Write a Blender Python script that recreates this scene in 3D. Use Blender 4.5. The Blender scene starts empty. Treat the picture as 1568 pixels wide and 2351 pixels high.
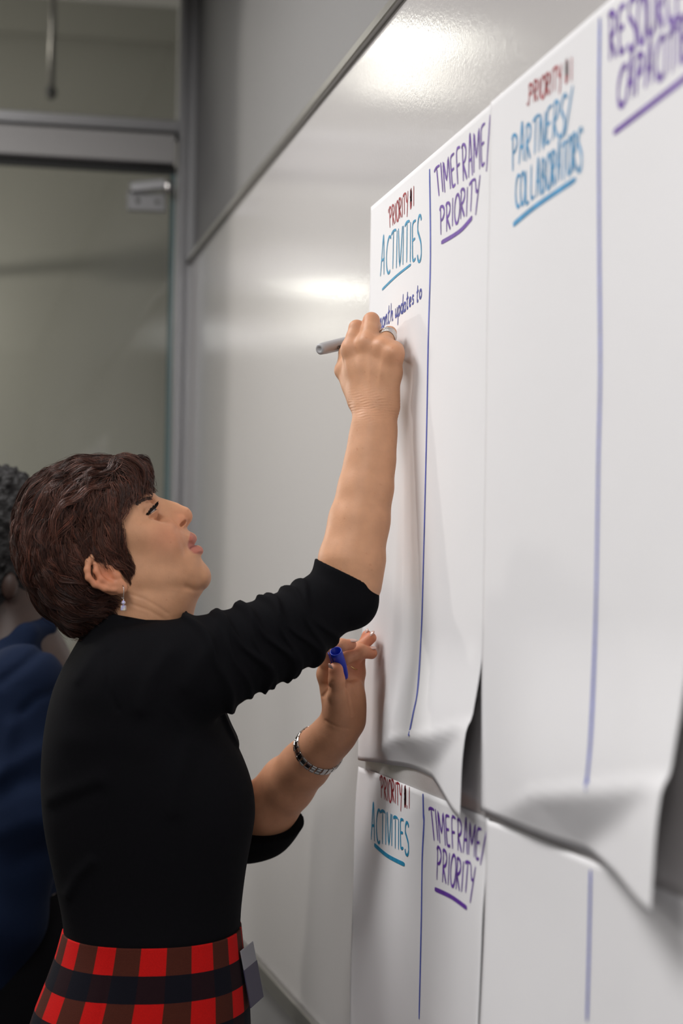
import bpy, math, random
import numpy as np
from mathutils import Matrix, Vector

S = bpy.context.scene
C = S.collection
rng = np.random.default_rng(7)
random.seed(7)

# ------------------------------------------------------------------ camera
IW, IH, FPX = 1568.0, 2351.0, 70.0 / 36.0 * 2351.0
YAW, PITCH, ROLL = math.radians(11.76), math.radians(2.43), math.radians(0.90)
CAM = np.array([0.0, 0.0, 1.45])
_f = np.array([math.sin(YAW) * math.cos(PITCH), math.cos(YAW) * math.cos(PITCH), math.sin(PITCH)])
_r0 = np.array([math.cos(YAW), -math.sin(YAW), 0.0])
_u0 = np.cross(_r0, _f)
_r = math.cos(ROLL) * _r0 + math.sin(ROLL) * _u0
_u = -math.sin(ROLL) * _r0 + math.cos(ROLL) * _u0
RM = np.stack([_r, _u, -_f], axis=1)           # camera axes as columns
cam_data = bpy.data.cameras.new('camera')
cam = bpy.data.objects.new('camera', cam_data)
C.objects.link(cam)
cam.matrix_world = Matrix([[*RM[0], CAM[0]], [*RM[1], CAM[1]], [*RM[2], CAM[2]], [0, 0, 0, 1]])
cam_data.sensor_fit = 'VERTICAL'
cam_data.sensor_height = 36.0
cam_data.lens = 70.0
cam_data.dof.use_dof = True
cam_data.dof.focus_distance = 2.74
cam_data.dof.aperture_fstop = 3.2
cam_data.clip_start = 0.05
S.camera = cam

# ------------------------------------------------------------------ view, world, lamps
S.view_settings.view_transform = 'Standard'
S.view_settings.look = 'None'
S.view_settings.gamma = 1.0
S.view_settings.use_curve_mapping = False
S.view_settings.exposure = 0.0
S.cycles.use_denoising = True
S.cycles.max_bounces = 8
S.cycles.diffuse_bounces = 4
S.cycles.sample_clamp_indirect = 6.0
S.cycles.caustics_reflective = False
S.cycles.caustics_refractive = False
wd = bpy.data.worlds.new('world')
S.world = wd
wd.use_nodes = True
wd.node_tree.nodes['Background'].inputs[0].default_value = (0.9, 0.95, 1.0, 1)
wd.node_tree.nodes['Background'].inputs[1].default_value = 0.1

WALL_X, END_Y, CEIL = 0.645, 5.09, 3.05
# (x, y, z, size x, size y, power, colour)
LAMPS = [
    (-0.55, 0.9, 3.03, 0.6, 1.2, 33, (1.0, 0.98, 0.975)),
    (-0.55, 3.3, 3.03, 0.6, 1.2, 35, (1.0, 0.98, 0.975)),
    (-2.60, 0.9, 3.03, 0.6, 1.2, 13, (1.0, 0.98, 0.975)),
    (-2.60, 3.3, 3.03, 0.6, 1.2, 15, (1.0, 0.98, 0.975)),
    (-0.55, -1.6, 3.03, 0.6, 1.2, 26, (1.0, 0.98, 0.975)),
    (-2.60, -1.6, 3.03, 0.6, 1.2, 14, (1.0, 0.98, 0.975)),
]
CORRIDOR_LAMPS = [(-0.08, 5.72, 3.10, 0.13, 2.0), (-0.03, 6.42, 2.45, 0.085, 0.8), (-1.6, 5.9, 2.40, 0.16, 100.0)]  # the third is an added, unseen lamp that brightens the corridor wall


def area_light(name, loc, sx, sy, power, col):
    l = bpy.data.lights.new(name, 'AREA')
    l.shape = 'RECTANGLE'
    l.size, l.size_y = sx, sy
    l.energy = power
    l.color = col
    o = bpy.data.objects.new(name, l)
    o.location = loc
    C.objects.link(o)
    return o


for _i, (x, y, z, sx, sy, p, c) in enumerate(LAMPS):
    area_light('ceiling_panel_light', (x, y, z - 0.03), sx, sy, p, c)


# ------------------------------------------------------------------ space helpers
def cp(px, py, d):
    """camera-space point seen at pixel (px, py) at axis depth d"""
    return np.array([(px - IW / 2) / FPX * d, -(py - IH / 2) / FPX * d, -d])


def c2w(P):
    return np.asarray(P) @ RM.T + CAM


def w2c(P):
    return (np.asarray(P) - CAM) @ RM


def wp(px, py, d):
    return c2w(cp(px, py, d))


def on_wall(px, py, x=WALL_X):
    """world point where the ray of a pixel meets the plane X = x"""
    r = RM @ np.array([(px - IW / 2) / FPX, -(py - IH / 2) / FPX, -1.0])
    return CAM + r * (x / r[0])


def on_end(px, py, y=END_Y):
    r = RM @ np.array([(px - IW / 2) / FPX, -(py - IH / 2) / FPX, -1.0])
    return CAM + r * (y / r[1])


def sstep(a, b, x):
    t = np.clip((x - a) / (b - a), 0, 1)
    return t * t * (3 - 2 * t)


# ------------------------------------------------------------------ materials
def mat(name, col=(0.8, 0.8, 0.8), rough=0.5, metal=0.0, spec=0.5, **kw):
    m = bpy.data.materials.new(name)
    m.use_nodes = True
    b = m.node_tree.nodes['Principled BSDF']
    b.inputs['Base Color'].default_value = (*col, 1)
    b.inputs['Roughness'].default_value = rough
    b.inputs['Metallic'].default_value = metal
    b.inputs['Specular IOR Level'].default_value = spec
    for k, v in kw.items():
        b.inputs[k].default_value = v
    return m


def N(m, t, **props):
    n = m.node_tree.nodes.new(t)
    for k, v in props.items():
        setattr(n, k, v)
    return n


def L(m, a, b):
    m.node_tree.links.new(a, b)


def BS(m):
    return m.node_tree.nodes['Principled BSDF']


def add_bump(m, scale=100.0, strength=0.2, dist=0.001, detail=3.0, stretch=(1, 1, 1), prev=None):
    tc = N(m, 'ShaderNodeTexCoord')
    mp = N(m, 'ShaderNodeMapping')
    mp.inputs['Scale'].default_value = stretch
    nz = N(m, 'ShaderNodeTexNoise')
    nz.inputs['Scale'].default_value = scale
    nz.inputs['Detail'].default_value = detail
    bp = N(m, 'ShaderNodeBump')
    bp.inputs['Strength'].default_value = strength
    bp.inputs['Distance'].default_value = dist
    L(m, tc.outputs['Object'], mp.inputs['Vector'])
    L(m, mp.outputs['Vector'], nz.inputs['Vector'])
    L(m, nz.outputs['Fac'], bp.inputs['Height'])
    if prev is not None:
        L(m, prev.outputs['Normal'], bp.inputs['Normal'])
    L(m, bp.outputs['Normal'], BS(m).inputs['Normal'])
    return bp


def colour_noise(m, c1, c2, scale=5.0, detail=4.0, stretch=(1, 1, 1)):
    tc = N(m, 'ShaderNodeTexCoord')
    mp = N(m, 'ShaderNodeMapping')
    mp.inputs['Scale'].default_value = stretch
    nz = N(m, 'ShaderNodeTexNoise')
    nz.inputs['Scale'].default_value = scale
    nz.inputs['Detail'].default_value = detail
    rp = N(m, 'ShaderNodeValToRGB')
    rp.color_ramp.elements[0].color = (*c1, 1)
    rp.color_ramp.elements[1].color = (*c2, 1)
    rp.color_ramp.elements[0].position = 0.3
    rp.color_ramp.elements[1].position = 0.7
    L(m, tc.outputs['Object'], mp.inputs['Vector'])
    L(m, mp.outputs['Vector'], nz.inputs['Vector'])
    L(m, nz.outputs['Fac'], rp.inputs['Fac'])
    L(m, rp.outputs['Color'], BS(m).inputs['Base Color'])
    return rp


def vcol_mat(m, base, attr='tint', noise=0.12, nscale=60.0):
    """base colour times the mesh's own tint attribute times a fine mottling"""
    at = N(m, 'ShaderNodeAttribute', attribute_name=attr)
    mx = N(m, 'ShaderNodeMix', data_type='RGBA', blend_type='MULTIPLY')
    mx.inputs['Factor'].default_value = 1.0
    mx.inputs[6].default_value = (*base, 1)
    L(m, at.outputs['Color'], mx.inputs[7])
    tc = N(m, 'ShaderNodeTexCoord')
    nz = N(m, 'ShaderNodeTexNoise')
    nz.inputs['Scale'].default_value = nscale
    nz.inputs['Detail'].default_value = 5.0
    L(m, tc.outputs['Object'], nz.inputs['Vector'])
    mr = N(m, 'ShaderNodeMapRange')
    mr.inputs['From Min'].default_value = 0.3
    mr.inputs['From Max'].default_value = 0.7
    mr.inputs['To Min'].default_value = 1.0 - noise
    mr.inputs['To Max'].default_value = 1.0 + noise
    L(m, nz.outputs['Fac'], mr.inputs['Value'])
    m2 = N(m, 'ShaderNodeMix', data_type='RGBA', blend_type='MULTIPLY')
    m2.inputs['Factor'].default_value = 1.0
    L(m, mx.outputs[2], m2.inputs[6])
    L(m, mr.outputs['Result'], m2.inputs[7])
    L(m, m2.outputs[2], BS(m).inputs['Base Color'])


def glass_mat(name, tint, gloss=0.06):
    m = bpy.data.materials.new(name)
    m.use_nodes = True
    nt = m.node_tree
    nt.nodes.remove(nt.nodes['Principled BSDF'])
    tr = N(m, 'ShaderNodeBsdfTransparent')
    tr.inputs['Color'].default_value = (*tint, 1)
    gl = N(m, 'ShaderNodeBsdfGlossy')
    gl.inputs['Roughness'].default_value = 0.02
    fr = N(m, 'ShaderNodeFresnel')
    fr.inputs['IOR'].default_value = 1.5
    mx = N(m, 'ShaderNodeMixShader')
    L(m, fr.outputs['Fac'], mx.inputs['Fac'])
    L(m, tr.outputs['BSDF'], mx.inputs[1])
    L(m, gl.outputs['BSDF'], mx.inputs[2])
    L(m, mx.outputs['Shader'], nt.nodes['Material Output'].inputs['Surface'])
    return m


M = {}
M['board'] = mat('whiteboard_enamel', (0.60, 0.578, 0.572), 0.13, spec=0.45)
add_bump(M['board'], 240.0, 0.26, 0.0006, 2.0)
M['wall_cover'] = mat('grey_wall_covering', (0.215, 0.212, 0.212), 0.62, spec=0.4)
add_bump(M['wall_cover'], 420.0, 0.5, 0.0012, 2.0, (0.35, 0.35, 1.0))
M['paint'] = mat('grey_paint', (0.34, 0.335, 0.33), 0.7)
add_bump(M['paint'], 300.0, 0.1, 0.0005)
M['ceiling'] = mat('ceiling_tile', (0.75, 0.74, 0.72), 0.9)
add_bump(M['ceiling'], 200.0, 0.3, 0.001)
M['carpet'] = mat('grey_carpet', (0.10, 0.10, 0.105), 0.95)
colour_noise(M['carpet'], (0.08, 0.08, 0.085), (0.13, 0.13, 0.135), 120.0)
M['corridor_wall'] = mat('olive_grey_paint', (0.36, 0.355, 0.32), 0.75)
add_bump(M['corridor_wall'], 200.0, 0.1, 0.0005)
M['aluminium'] = mat('brushed_aluminium', (0.46, 0.46, 0.47), 0.38, 0.75)
add_bump(M['aluminium'], 40.0, 0.08, 0.0004, 3.0, (1, 1, 30))
M['header'] = mat('satin_header_panel', (0.42, 0.41, 0.405), 0.45, 0.2)
add_bump(M['header'], 200.0, 0.05, 0.0003)
M['dark_gap'] = mat('near_black_matt', (0.03, 0.03, 0.03), 0.6)
add_bump(M['dark_gap'], 200.0, 0.05, 0.0003)
M['rail'] = mat('dark_aluminium_rail', (0.26, 0.25, 0.24), 0.35, 0.8)
add_bump(M['rail'], 60.0, 0.06, 0.0003, 3.0, (1, 20, 1))
M['glass'] = glass_mat('greenish_glass', (0.88, 0.885, 0.865))
M['glass_edge'] = mat('teal_glass_edge', (0.10, 0.17, 0.18), 0.15)
add_bump(M['glass_edge'], 20.0, 0.05, 0.0005)
M['paper'] = mat('flip_chart_paper', (0.84, 0.835, 0.845), 0.75, spec=0.25)
add_bump(M['paper'], 14.0, 0.12, 0.006, 4.0)
for k, c in dict(red=(0.36, 0.012, 0.022), cyan=(0.01, 0.25, 0.45), purple=(0.12, 0.035, 0.33),
                 blue=(0.018, 0.03, 0.30), line=(0.06, 0.09, 0.46), sky=(0.035, 0.27, 0.52)).items():
    M['ink_' + k] = mat(k + '_marker_ink', c, 0.6)
    colour_noise(M['ink_' + k], tuple(v * 0.8 for v in c), tuple(min(1, v * 1.25) for v in c), 60.0)
M['skin'] = mat('skin', (0.56, 0.335, 0.225), 0.52, spec=0.35)
BS(M['skin']).inputs['Subsurface Weight'].default_value = 0.12
BS(M['skin']).inputs['Subsurface Radius'].default_value = (0.012, 0.004, 0.002)
BS(M['skin']).inputs['Subsurface Scale'].default_value = 0.5
vcol_mat(M['skin'], (0.60, 0.315, 0.178), noise=0.05, nscale=70.0)
_b = add_bump(M['skin'], 420.0, 0.22, 0.0006, 3.0)
M['sweater'] = mat('black_knit', (0.0052, 0.0052, 0.0064), 0.9, spec=0.06)
BS(M['sweater']).inputs['Sheen Weight'].default_value = 0.0
BS(M['sweater']).inputs['Sheen Roughness'].default_value = 0.4
add_bump(M['sweater'], 700.0, 0.4, 0.0006, 2.0, (1, 1, 0.5))
M['hair'] = mat('auburn_brown_hair', (0.05, 0.02, 0.014), 0.40, spec=0.32)
vcol_mat(M['hair'], (0.080, 0.036, 0.0255), noise=0.25, nscale=120.0)
M['hair_under'] = mat('shaded_under_hair', (0.014, 0.007, 0.005), 0.8, spec=0.1)  # shell coloured dark to stand in for shade between the locks
add_bump(M['hair_under'], 300.0, 0.6, 0.002, 3.0)
M['lash'] = mat('black_lashes', (0.006, 0.005, 0.005), 0.5)
add_bump(M['lash'], 300.0, 0.1, 0.0005)
M['brow'] = mat('brown_brow_hair', (0.05, 0.026, 0.018), 0.6)
add_bump(M['brow'], 300.0, 0.1, 0.0005)
M['steel'] = mat('polished_steel', (0.62, 0.60, 0.58), 0.22, 1.0)
add_bump(M['steel'], 300.0, 0.04, 0.0002)
M['silver'] = mat('silver_band', (0.66, 0.62, 0.59), 0.25, 1.0)
add_bump(M['silver'], 900.0, 0.4, 0.0005)
M['gold'] = mat('gold_band', (0.75, 0.52, 0.22), 0.25, 1.0)
add_bump(M['gold'], 300.0, 0.04, 0.0002)
M['black_ceramic'] = mat('black_ceramic', (0.008, 0.008, 0.009), 0.15)
add_bump(M['black_ceramic'], 300.0, 0.03, 0.0002)
M['crystal'] = mat('iridescent_crystal', (0.75, 0.80, 0.80), 0.06, 0.0, 0.9)
_rp = colour_noise(M['crystal'], (0.35, 0.35, 0.85), (0.9, 0.85, 0.45), 220.0)
M['marker'] = mat('grey_marker_barrel', (0.42, 0.42, 0.425), 0.42)
add_bump(M['marker'], 150.0, 0.04, 0.0003)
M['cap'] = mat('blue_cap_plastic', (0.006, 0.03, 0.42), 0.3)
add_bump(M['cap'], 120.0, 0.04, 0.0003)
M['nail'] = mat('glossy_nail', (0.60, 0.40, 0.34), 0.16, spec=0.6)
add_bump(M['nail'], 120.0, 0.03, 0.0002)
M['badge'] = mat('clear_badge_sleeve', (0.22, 0.22, 0.24), 0.2)
add_bump(M['badge'], 120.0, 0.05, 0.0003)
M['badge_card'] = mat('dark_badge_card', (0.035, 0.03, 0.06), 0.4)
add_bump(M['badge_card'], 120.0, 0.05, 0.0003)
M['shirt'] = mat('navy_cotton', (0.0045, 0.010, 0.028), 0.9, spec=0.12)
add_bump(M['shirt'], 400.0, 0.4, 0.001, 3.0)
M['trousers'] = mat('black_trousers', (0.004, 0.004, 0.005), 0.95, spec=0.08)
add_bump(M['trousers'], 400.0, 0.3, 0.001, 3.0)
M['skin_dark'] = mat('deep_brown_skin', (0.034, 0.015, 0.009), 0.5)
vcol_mat(M['skin_dark'], (0.034, 0.015, 0.009), noise=0.1)
M['hair_black'] = mat('black_curls', (0.006, 0.005, 0.005), 0.75)
add_bump(M['hair_black'], 160.0, 0.9, 0.006, 3.0)
M['eye'] = mat('eye_white', (0.62, 0.58, 0.55), 0.12)
M['shoe'] = mat('black_leather', (0.01, 0.01, 0.01), 0.35)
add_bump(M['shoe'], 200.0, 0.1, 0.0005)
M['lens'] = bpy.data.materials.new('lamp_diffuser')
M['lens'].use_nodes = True
BS(M['lens']).inputs['Emission Color'].default_value = (1.0, 0.96, 0.90, 1)
BS(M['lens']).inputs['Emission Strength'].default_value = 2.0
M['lens_hot'] = bpy.data.materials.new('corridor_lamp_diffuser')
M['lens_hot'].use_nodes = True
BS(M['lens_hot']).inputs['Emission Color'].default_value = (1.0, 0.97, 0.90, 1)
BS(M['lens_hot']).inputs['Emission Strength'].default_value = 9.0


def plaid_mat():
    m = mat('red_black_check_wool', (0.4, 0.01, 0.01), 0.9, spec=0.15)
    uv = N(m, 'ShaderNodeUVMap')
    sp = N(m, 'ShaderNodeSeparateXYZ')
    L(m, uv.outputs['UV'], sp.inputs['Vector'])

    def stripe(sock):
        fr = N(m, 'ShaderNodeMath', operation='FRACT')
        gt = N(m, 'ShaderNodeMath', operation='GREATER_THAN')
        gt.inputs[1].default_value = 0.5
        L(m, sock, fr.inputs[0])
        L(m, fr.outputs[0], gt.inputs[0])
        return gt.outputs[0]
    a, b = stripe(sp.outputs['X']), stripe(sp.outputs['Y'])

    def mix(fac, c1, c2):
        x = N(m, 'ShaderNodeMix', data_type='RGBA')
        L(m, fac, x.inputs['Factor'])
        for i, c in ((6, c1), (7, c2)):
            if isinstance(c, tuple):
                x.inputs[i].default_value = (*c, 1)
            else:
                L(m, c, x.inputs[i])
        return x.outputs[2]
    light = mix(a, (0.46, 0.006, 0.005), (0.060, 0.014, 0.008))
    dark = mix(a, (0.013, 0.004, 0.006), (0.004, 0.004, 0.008))
    col = mix(b, light, dark)
    tc = N(m, 'ShaderNodeTexCoord')
    nz = N(m, 'ShaderNodeTexNoise')
    nz.inputs['Scale'].default_value = 900.0
    L(m, tc.outputs['Object'], nz.inputs['Vector'])
    mr = N(m, 'ShaderNodeMapRange')
    mr.inputs['To Min'].default_value = 0.65
    mr.inputs['To Max'].default_value = 1.35
    L(m, nz.outputs['Fac'], mr.inputs['Value'])
    x = N(m, 'ShaderNodeMix', data_type='RGBA', blend_type='MULTIPLY')
    x.inputs['Factor'].default_value = 1.0
    L(m, col, x.inputs[6])
    L(m, mr.outputs['Result'], x.inputs[7])
    L(m, x.outputs[2], BS(m).inputs['Base Color'])
    bp = N(m, 'ShaderNodeBump')
    bp.inputs['Strength'].default_value = 0.4
    bp.inputs['Distance'].default_value = 0.0006
    L(m, nz.outputs['Fac'], bp.inputs['Height'])
    L(m, bp.outputs['Normal'], BS(m).inputs['Normal'])
    return m


M['plaid'] = plaid_mat()


def eye_mat():
    m = M['eye']
    tc = N(m, 'ShaderNodeTexCoord')
    sp = N(m, 'ShaderNodeSeparateXYZ')
    L(m, tc.outputs['Object'], sp.inputs['Vector'])
    rp = N(m, 'ShaderNodeValToRGB')
    e = rp.color_ramp.elements
    e[0].position, e[0].color = 0.0, (0.55, 0.50, 0.48, 1)
    e[1].position, e[1].color = 0.90, (0.05, 0.03, 0.02, 1)
    n = e.new(0.86)
    n.color = (0.5, 0.46, 0.44, 1)
    n = e.new(0.975)
    n.color = (0.004, 0.004, 0.004, 1)
    mr = N(m, 'ShaderNodeMapRange')
    mr.inputs['From Min'].default_value = -0.0118
    mr.inputs['From Max'].default_value = 0.0118
    L(m, sp.outputs['Z'], mr.inputs['Value'])
    L(m, mr.outputs['Result'], rp.inputs['Fac'])
    L(m, rp.outputs['Color'], BS(m).inputs['Base Color'])


eye_mat()


# ------------------------------------------------------------------ object helpers
def prop(o, label=None, cat=None, group=None, kind=None):
    for k, v in (('label', label), ('category', cat), ('group', group), ('kind', kind)):
        if v:
            o[k] = v
    return o


def empty(name, loc, label, cat, group=None):
    o = bpy.data.objects.new(name, None)
    o.empty_display_size = 0.05
    o.location = loc
    C.objects.link(o)
    return prop(o, label, cat, group)


def wpos(o):
    p = np.zeros(3)
    while o is not None:
        p += np.array(o.location)
        o = o.parent
    return p


def link(me, name, m, parent=None, origin=None, label=None):
    """mesh given in world coordinates -> object, re-based on its origin"""
    o = bpy.data.objects.new(name, me)
    base = wpos(parent) if parent is not None else np.zeros(3)
    n = len(me.vertices)
    co = np.empty(n * 3)
    me.vertices.foreach_get('co', co)
    co = co.reshape(-1, 3)
    if origin is None:
        origin = np.array([(co[:, 0].min() + co[:, 0].max()) / 2, (co[:, 1].min() + co[:, 1].max()) / 2,
                           co[:, 2].min()]) if n else np.zeros(3)
    origin = np.asarray(origin, float)
    me.vertices.foreach_set('co', (co - origin).ravel())
    o.location = origin - base
    if parent is not None:
        o.parent = parent
    for mm in (m if isinstance(m, (list, tuple)) else [m]):
        me.materials.append(mm)
    C.objects.link(o)
    me.update()
    if label:
        o['label'] = label
    return o


def np_mesh(name, V, F, smooth=True, tint=None):
    """F: (n,4) or (n,3) int array"""
    me = bpy.data.meshes.new(name)
    V = np.asarray(V, float)
    F = np.asarray(F, np.int32)
    k = F.shape[1]
    me.vertices.add(len(V))
    me.vertices.foreach_set('co', V.ravel())
    me.loops.add(F.size)
    me.loops.foreach_set('vertex_index', F.ravel())
    me.polygons.add(len(F))
    me.polygons.foreach_set('loop_start', np.arange(len(F), dtype=np.int32) * k)
    me.polygons.foreach_set('use_smooth', np.full(len(F), smooth))
    me.update(calc_edges=True)
    if tint is not None:
        a = me.color_attributes.new('tint', 'FLOAT_COLOR', 'POINT')
        a.data.foreach_set('color', np.concatenate([tint, np.ones((len(V), 1))], 1).ravel())
    return me


class MB:
    """collects simple solids in world coordinates"""

    def __init__(self):
        self.v, self.f, self.s, self.mi = [], [], [], []

    def add(self, vs, fs, smooth=False, mi=0):
        b = len(self.v)
        self.v += [tuple(map(float, p)) for p in vs]
        self.f += [tuple(b + i for i in f) for f in fs]
        self.s += [smooth] * len(fs)
        self.mi += [mi] * len(fs)

    def box(self, lo, hi, axes=None, org=None, bev=0.0, mi=0):
        lo, hi = np.array(lo, float), np.array(hi, float)
        if bev <= 0:
            vs = [(x, y, z) for x in (lo[0], hi[0]) for y in (lo[1], hi[1]) for z in (lo[2], hi[2])]
            fs = [(0, 1, 3, 2), (4, 6, 7, 5), (0, 4, 5, 1), (2, 3, 7, 6), (0, 2, 6, 4), (1, 5, 7, 3)]
        else:
            c, h = (lo + hi) / 2, (hi - lo) / 2
            bev = min(bev, h.min() * 0.9)
            vs, idx = [], {}
            for sx in (-1, 1):
                for sy in (-1, 1):
                    for sz in (-1, 1):
                        for ax in range(3):
                            s = np.array([sx, sy, sz], float)
                            p = s * (h - bev)
                            p[ax] = s[ax] * h[ax]
                            idx[(sx, sy, sz, ax)] = len(vs)
                            vs.append(c + p)
            fs = []
            for ax in range(3):
                a, b = [(1, 2), (2, 0), (0, 1)][ax]
                for sg in (-1, 1):
                    q = []
                    for (i, j) in ((-1, -1), (1, -1), (1, 1), (-1, 1)):
                        s = [0, 0, 0]
                        s[ax], s[a], s[b] = sg, i, j
                        q.append(idx[(*s, ax)])
                    fs.append(tuple(q if sg > 0 else q[::-1]))
                    for sg2 in (-1, 1):       # bevel strips
                        s = [0, 0, 0]
                        q = []
                        for k, axx in ((-1, a), (1, a), (1, b), (-1, b)):
                            s = [0, 0, 0]
                            s[a], s[b], s[ax] = sg, sg2, k
                            q.append(idx[(*s, axx)])
                        fs.append(tuple(q))
            for sx in (-1, 1):
                for sy in (-1, 1):
                    for sz in (-1, 1):
                        fs.append(tuple(idx[(sx, sy, sz, ax)] for ax in range(3)))
        if axes is not None:
            A = np.stack(axes, 1)
            vs = [A @ np.array(p) + org for p in vs]
        self.add(vs, fs, mi=mi)
        return self

    def tube(self, pts, rad, n=12, caps=True, mi=0, closed=False):
        pts = [np.array(p, float) for p in pts]
        rad = list(rad) if hasattr(rad, '__len__') else [rad] * len(pts)
        rings = []
        up = None
        for i, p in enumerate(pts):
            if closed:
                t = pts[(i + 1) % len(pts)] - pts[i - 1]
            else:
                t = pts[min(i + 1, len(pts) - 1)] - pts[max(i - 1, 0)]
            t = t / (np.linalg.norm(t) + 1e-12)
            if up is None:
                up = np.array([0, 0, 1.0]) if abs(t[2]) < 0.9 else np.array([1.0, 0, 0])
            a = up - t * (up @ t)
            a /= np.linalg.norm(a) + 1e-12
            b = np.cross(t, a)
            up = a
            rings.append([p + rad[i] * (a * math.cos(2 * math.pi * k / n) + b * math.sin(2 * math.pi * k / n)) for k in range(n)])
        vs = [v for r in rings for v in r]
        fs = []
        m = len(pts)
        for i in range(m if closed else m - 1):
            j = (i + 1) % m
            for k in range(n):
                fs.append((i * n + k, i * n + (k + 1) % n, j * n + (k + 1) % n, j * n + k))
        if caps and not closed:
            fs.append(tuple(range(n))[::-1])
            fs.append(tuple((m - 1) * n + k for k in range(n)))
        self.add(vs, fs, True, mi)
        return self

    def lathe(self, org, axis, prof, n=20, mi=0):
        """prof: list of (distance along axis, radius)"""
        axis = np.array(axis, float)
        axis /= np.linalg.norm(axis)
        a = np.cross(axis, [0.3, 0.2, 0.93])
        a /= np.linalg.norm(a)
        b = np.cross(axis, a)
        vs = [org + axis * h + r * (a * math.cos(2 * math.pi * k / n) + b * math.sin(2 * math.pi * k / n)) for h, r in prof for k in range(n)]
        fs = [(i * n + k, i * n + (k + 1) % n, (i + 1) * n + (k + 1) % n, (i + 1) * n + k) for i in range(len(prof) - 1) for k in range(n)]
        self.add(vs, fs, True, mi)
        return self

    def ellipsoid(self, c, axes, r, n=12, m=8, mi=0):
        A = np.stack(axes, 1)
        vs, fs = [], []
        for i in range(m + 1):
            th = math.pi * i / m
            for k in range(n):
                ph = 2 * math.pi * k / n
                vs.append(np.array(c) + A @ (np.array(r) * [math.sin(th) * math.cos(ph), math.sin(th) * math.sin(ph), math.cos(th)]))
        for i in range(m):
            for k in range(n):
                fs.append((i * n + k, i * n + (k + 1) % n, (i + 1) * n + (k + 1) % n, (i + 1) * n + k))
        self.add(vs, fs, True, mi)
        return self

    def mesh(self, name):
        me = bpy.data.meshes.new(name)
        me.from_pydata(self.v, [], self.f)
        me.polygons.foreach_set('use_smooth', self.s)
        me.polygons.foreach_set('material_index', self.mi)
        me.update()
        return me

    def build(self, name, m, parent=None, label=None, kind=None, origin=None):
        o = link(self.mesh(name), name, m, parent, origin, label)
        if kind:
            o['kind'] = kind
        return o


def box(name, lo, hi, m, parent=None, kind=None, bev=0.0, label=None):
    return MB().box(lo, hi, bev=bev).build(name, m, parent, label, kind)


# ------------------------------------------------------------------ implicit surfaces
def smin(a, b, k):
    if k <= 0:
        return np.minimum(a, b)
    h = np.maximum(k - np.abs(a - b), 0) / k
    return np.minimum(a, b) - h * h * k * 0.25


def smax(a, b, k):
    return -smin(-a, -b, k)


def sd_cone(P, a, ra, b, rb):
    ab = b - a
    t = np.clip(((P - a) @ ab) / (ab @ ab + 1e-12), 0, 1)
    q = P - a - t[:, None] * ab
    return np.sqrt((q * q).sum(1)) - (ra + (rb - ra) * t)


def sd_ell(P, c, A, r):
    q = (P - c) @ A
    k0 = np.sqrt(((q / r) ** 2).sum(1)) + 1e-9
    k1 = np.sqrt(((q / (r * r)) ** 2).sum(1)) + 1e-9
    return k0 * (k0 - 1) / k1


class Field:
    def __init__(self):
        self.ops = []

    def cone(self, a, ra, b, rb, k=0.006, kind='u'):
        a, b = np.asarray(a, float), np.asarray(b, float)
        c = (a + b) / 2
        R = np.linalg.norm(b - a) / 2 + max(ra, rb)
        self.ops.append((kind, lambda P: sd_cone(P, a, ra, b, rb), k, c, R))
        return self

    def chain(self, pts, k=0.006, k0=None, kind='u'):
        """pts: list of (point, radius); first joint blends with k0"""
        for i in range(len(pts) - 1):
            self.cone(pts[i][0], pts[i][1], pts[i + 1][0], pts[i + 1][1], (k0 if (i == 0 and k0 is not None) else k), kind)
        return self

    def ell(self, c, A, r, k=0.006, kind='u'):
        c, A, r = np.asarray(c, float), np.stack(A, 1), np.asarray(r, float)
        self.ops.append((kind, lambda P: sd_ell(P, c, A, r), k, c, r.max()))
        return self

    def fn(self, f, c, R, k=0.006, kind='u'):
        self.ops.append((kind, f, k, np.asarray(c, float), R))
        return self

    def post(self, f, c=None, R=1e9):
        self.ops.append(('p', f, 0, np.zeros(3) if c is None else np.asarray(c, float), R))
        return self

    def ev(self, P, ops=None):
        d = np.full(len(P), 1.0)
        for kind, f, k, c, R in (self.ops if ops is None else ops):
            if kind == 'u':
                d = smin(d, f(P), k)
            elif kind == 's':
                d = smax(d, -f(P), k)
            elif kind == 'i':
                d = smax(d, f(P), k)
            else:
                d = f(d, P)
        return d

    def near(self, c, rad):
        out, has = [], False
        for op in self.ops:
            kind, f, k, cc, R = op
            if np.linalg.norm(c - cc) - R < rad + k + 0.02:
                out.append(op)
                has = has or kind == 'u'
        return out if has else None


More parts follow.
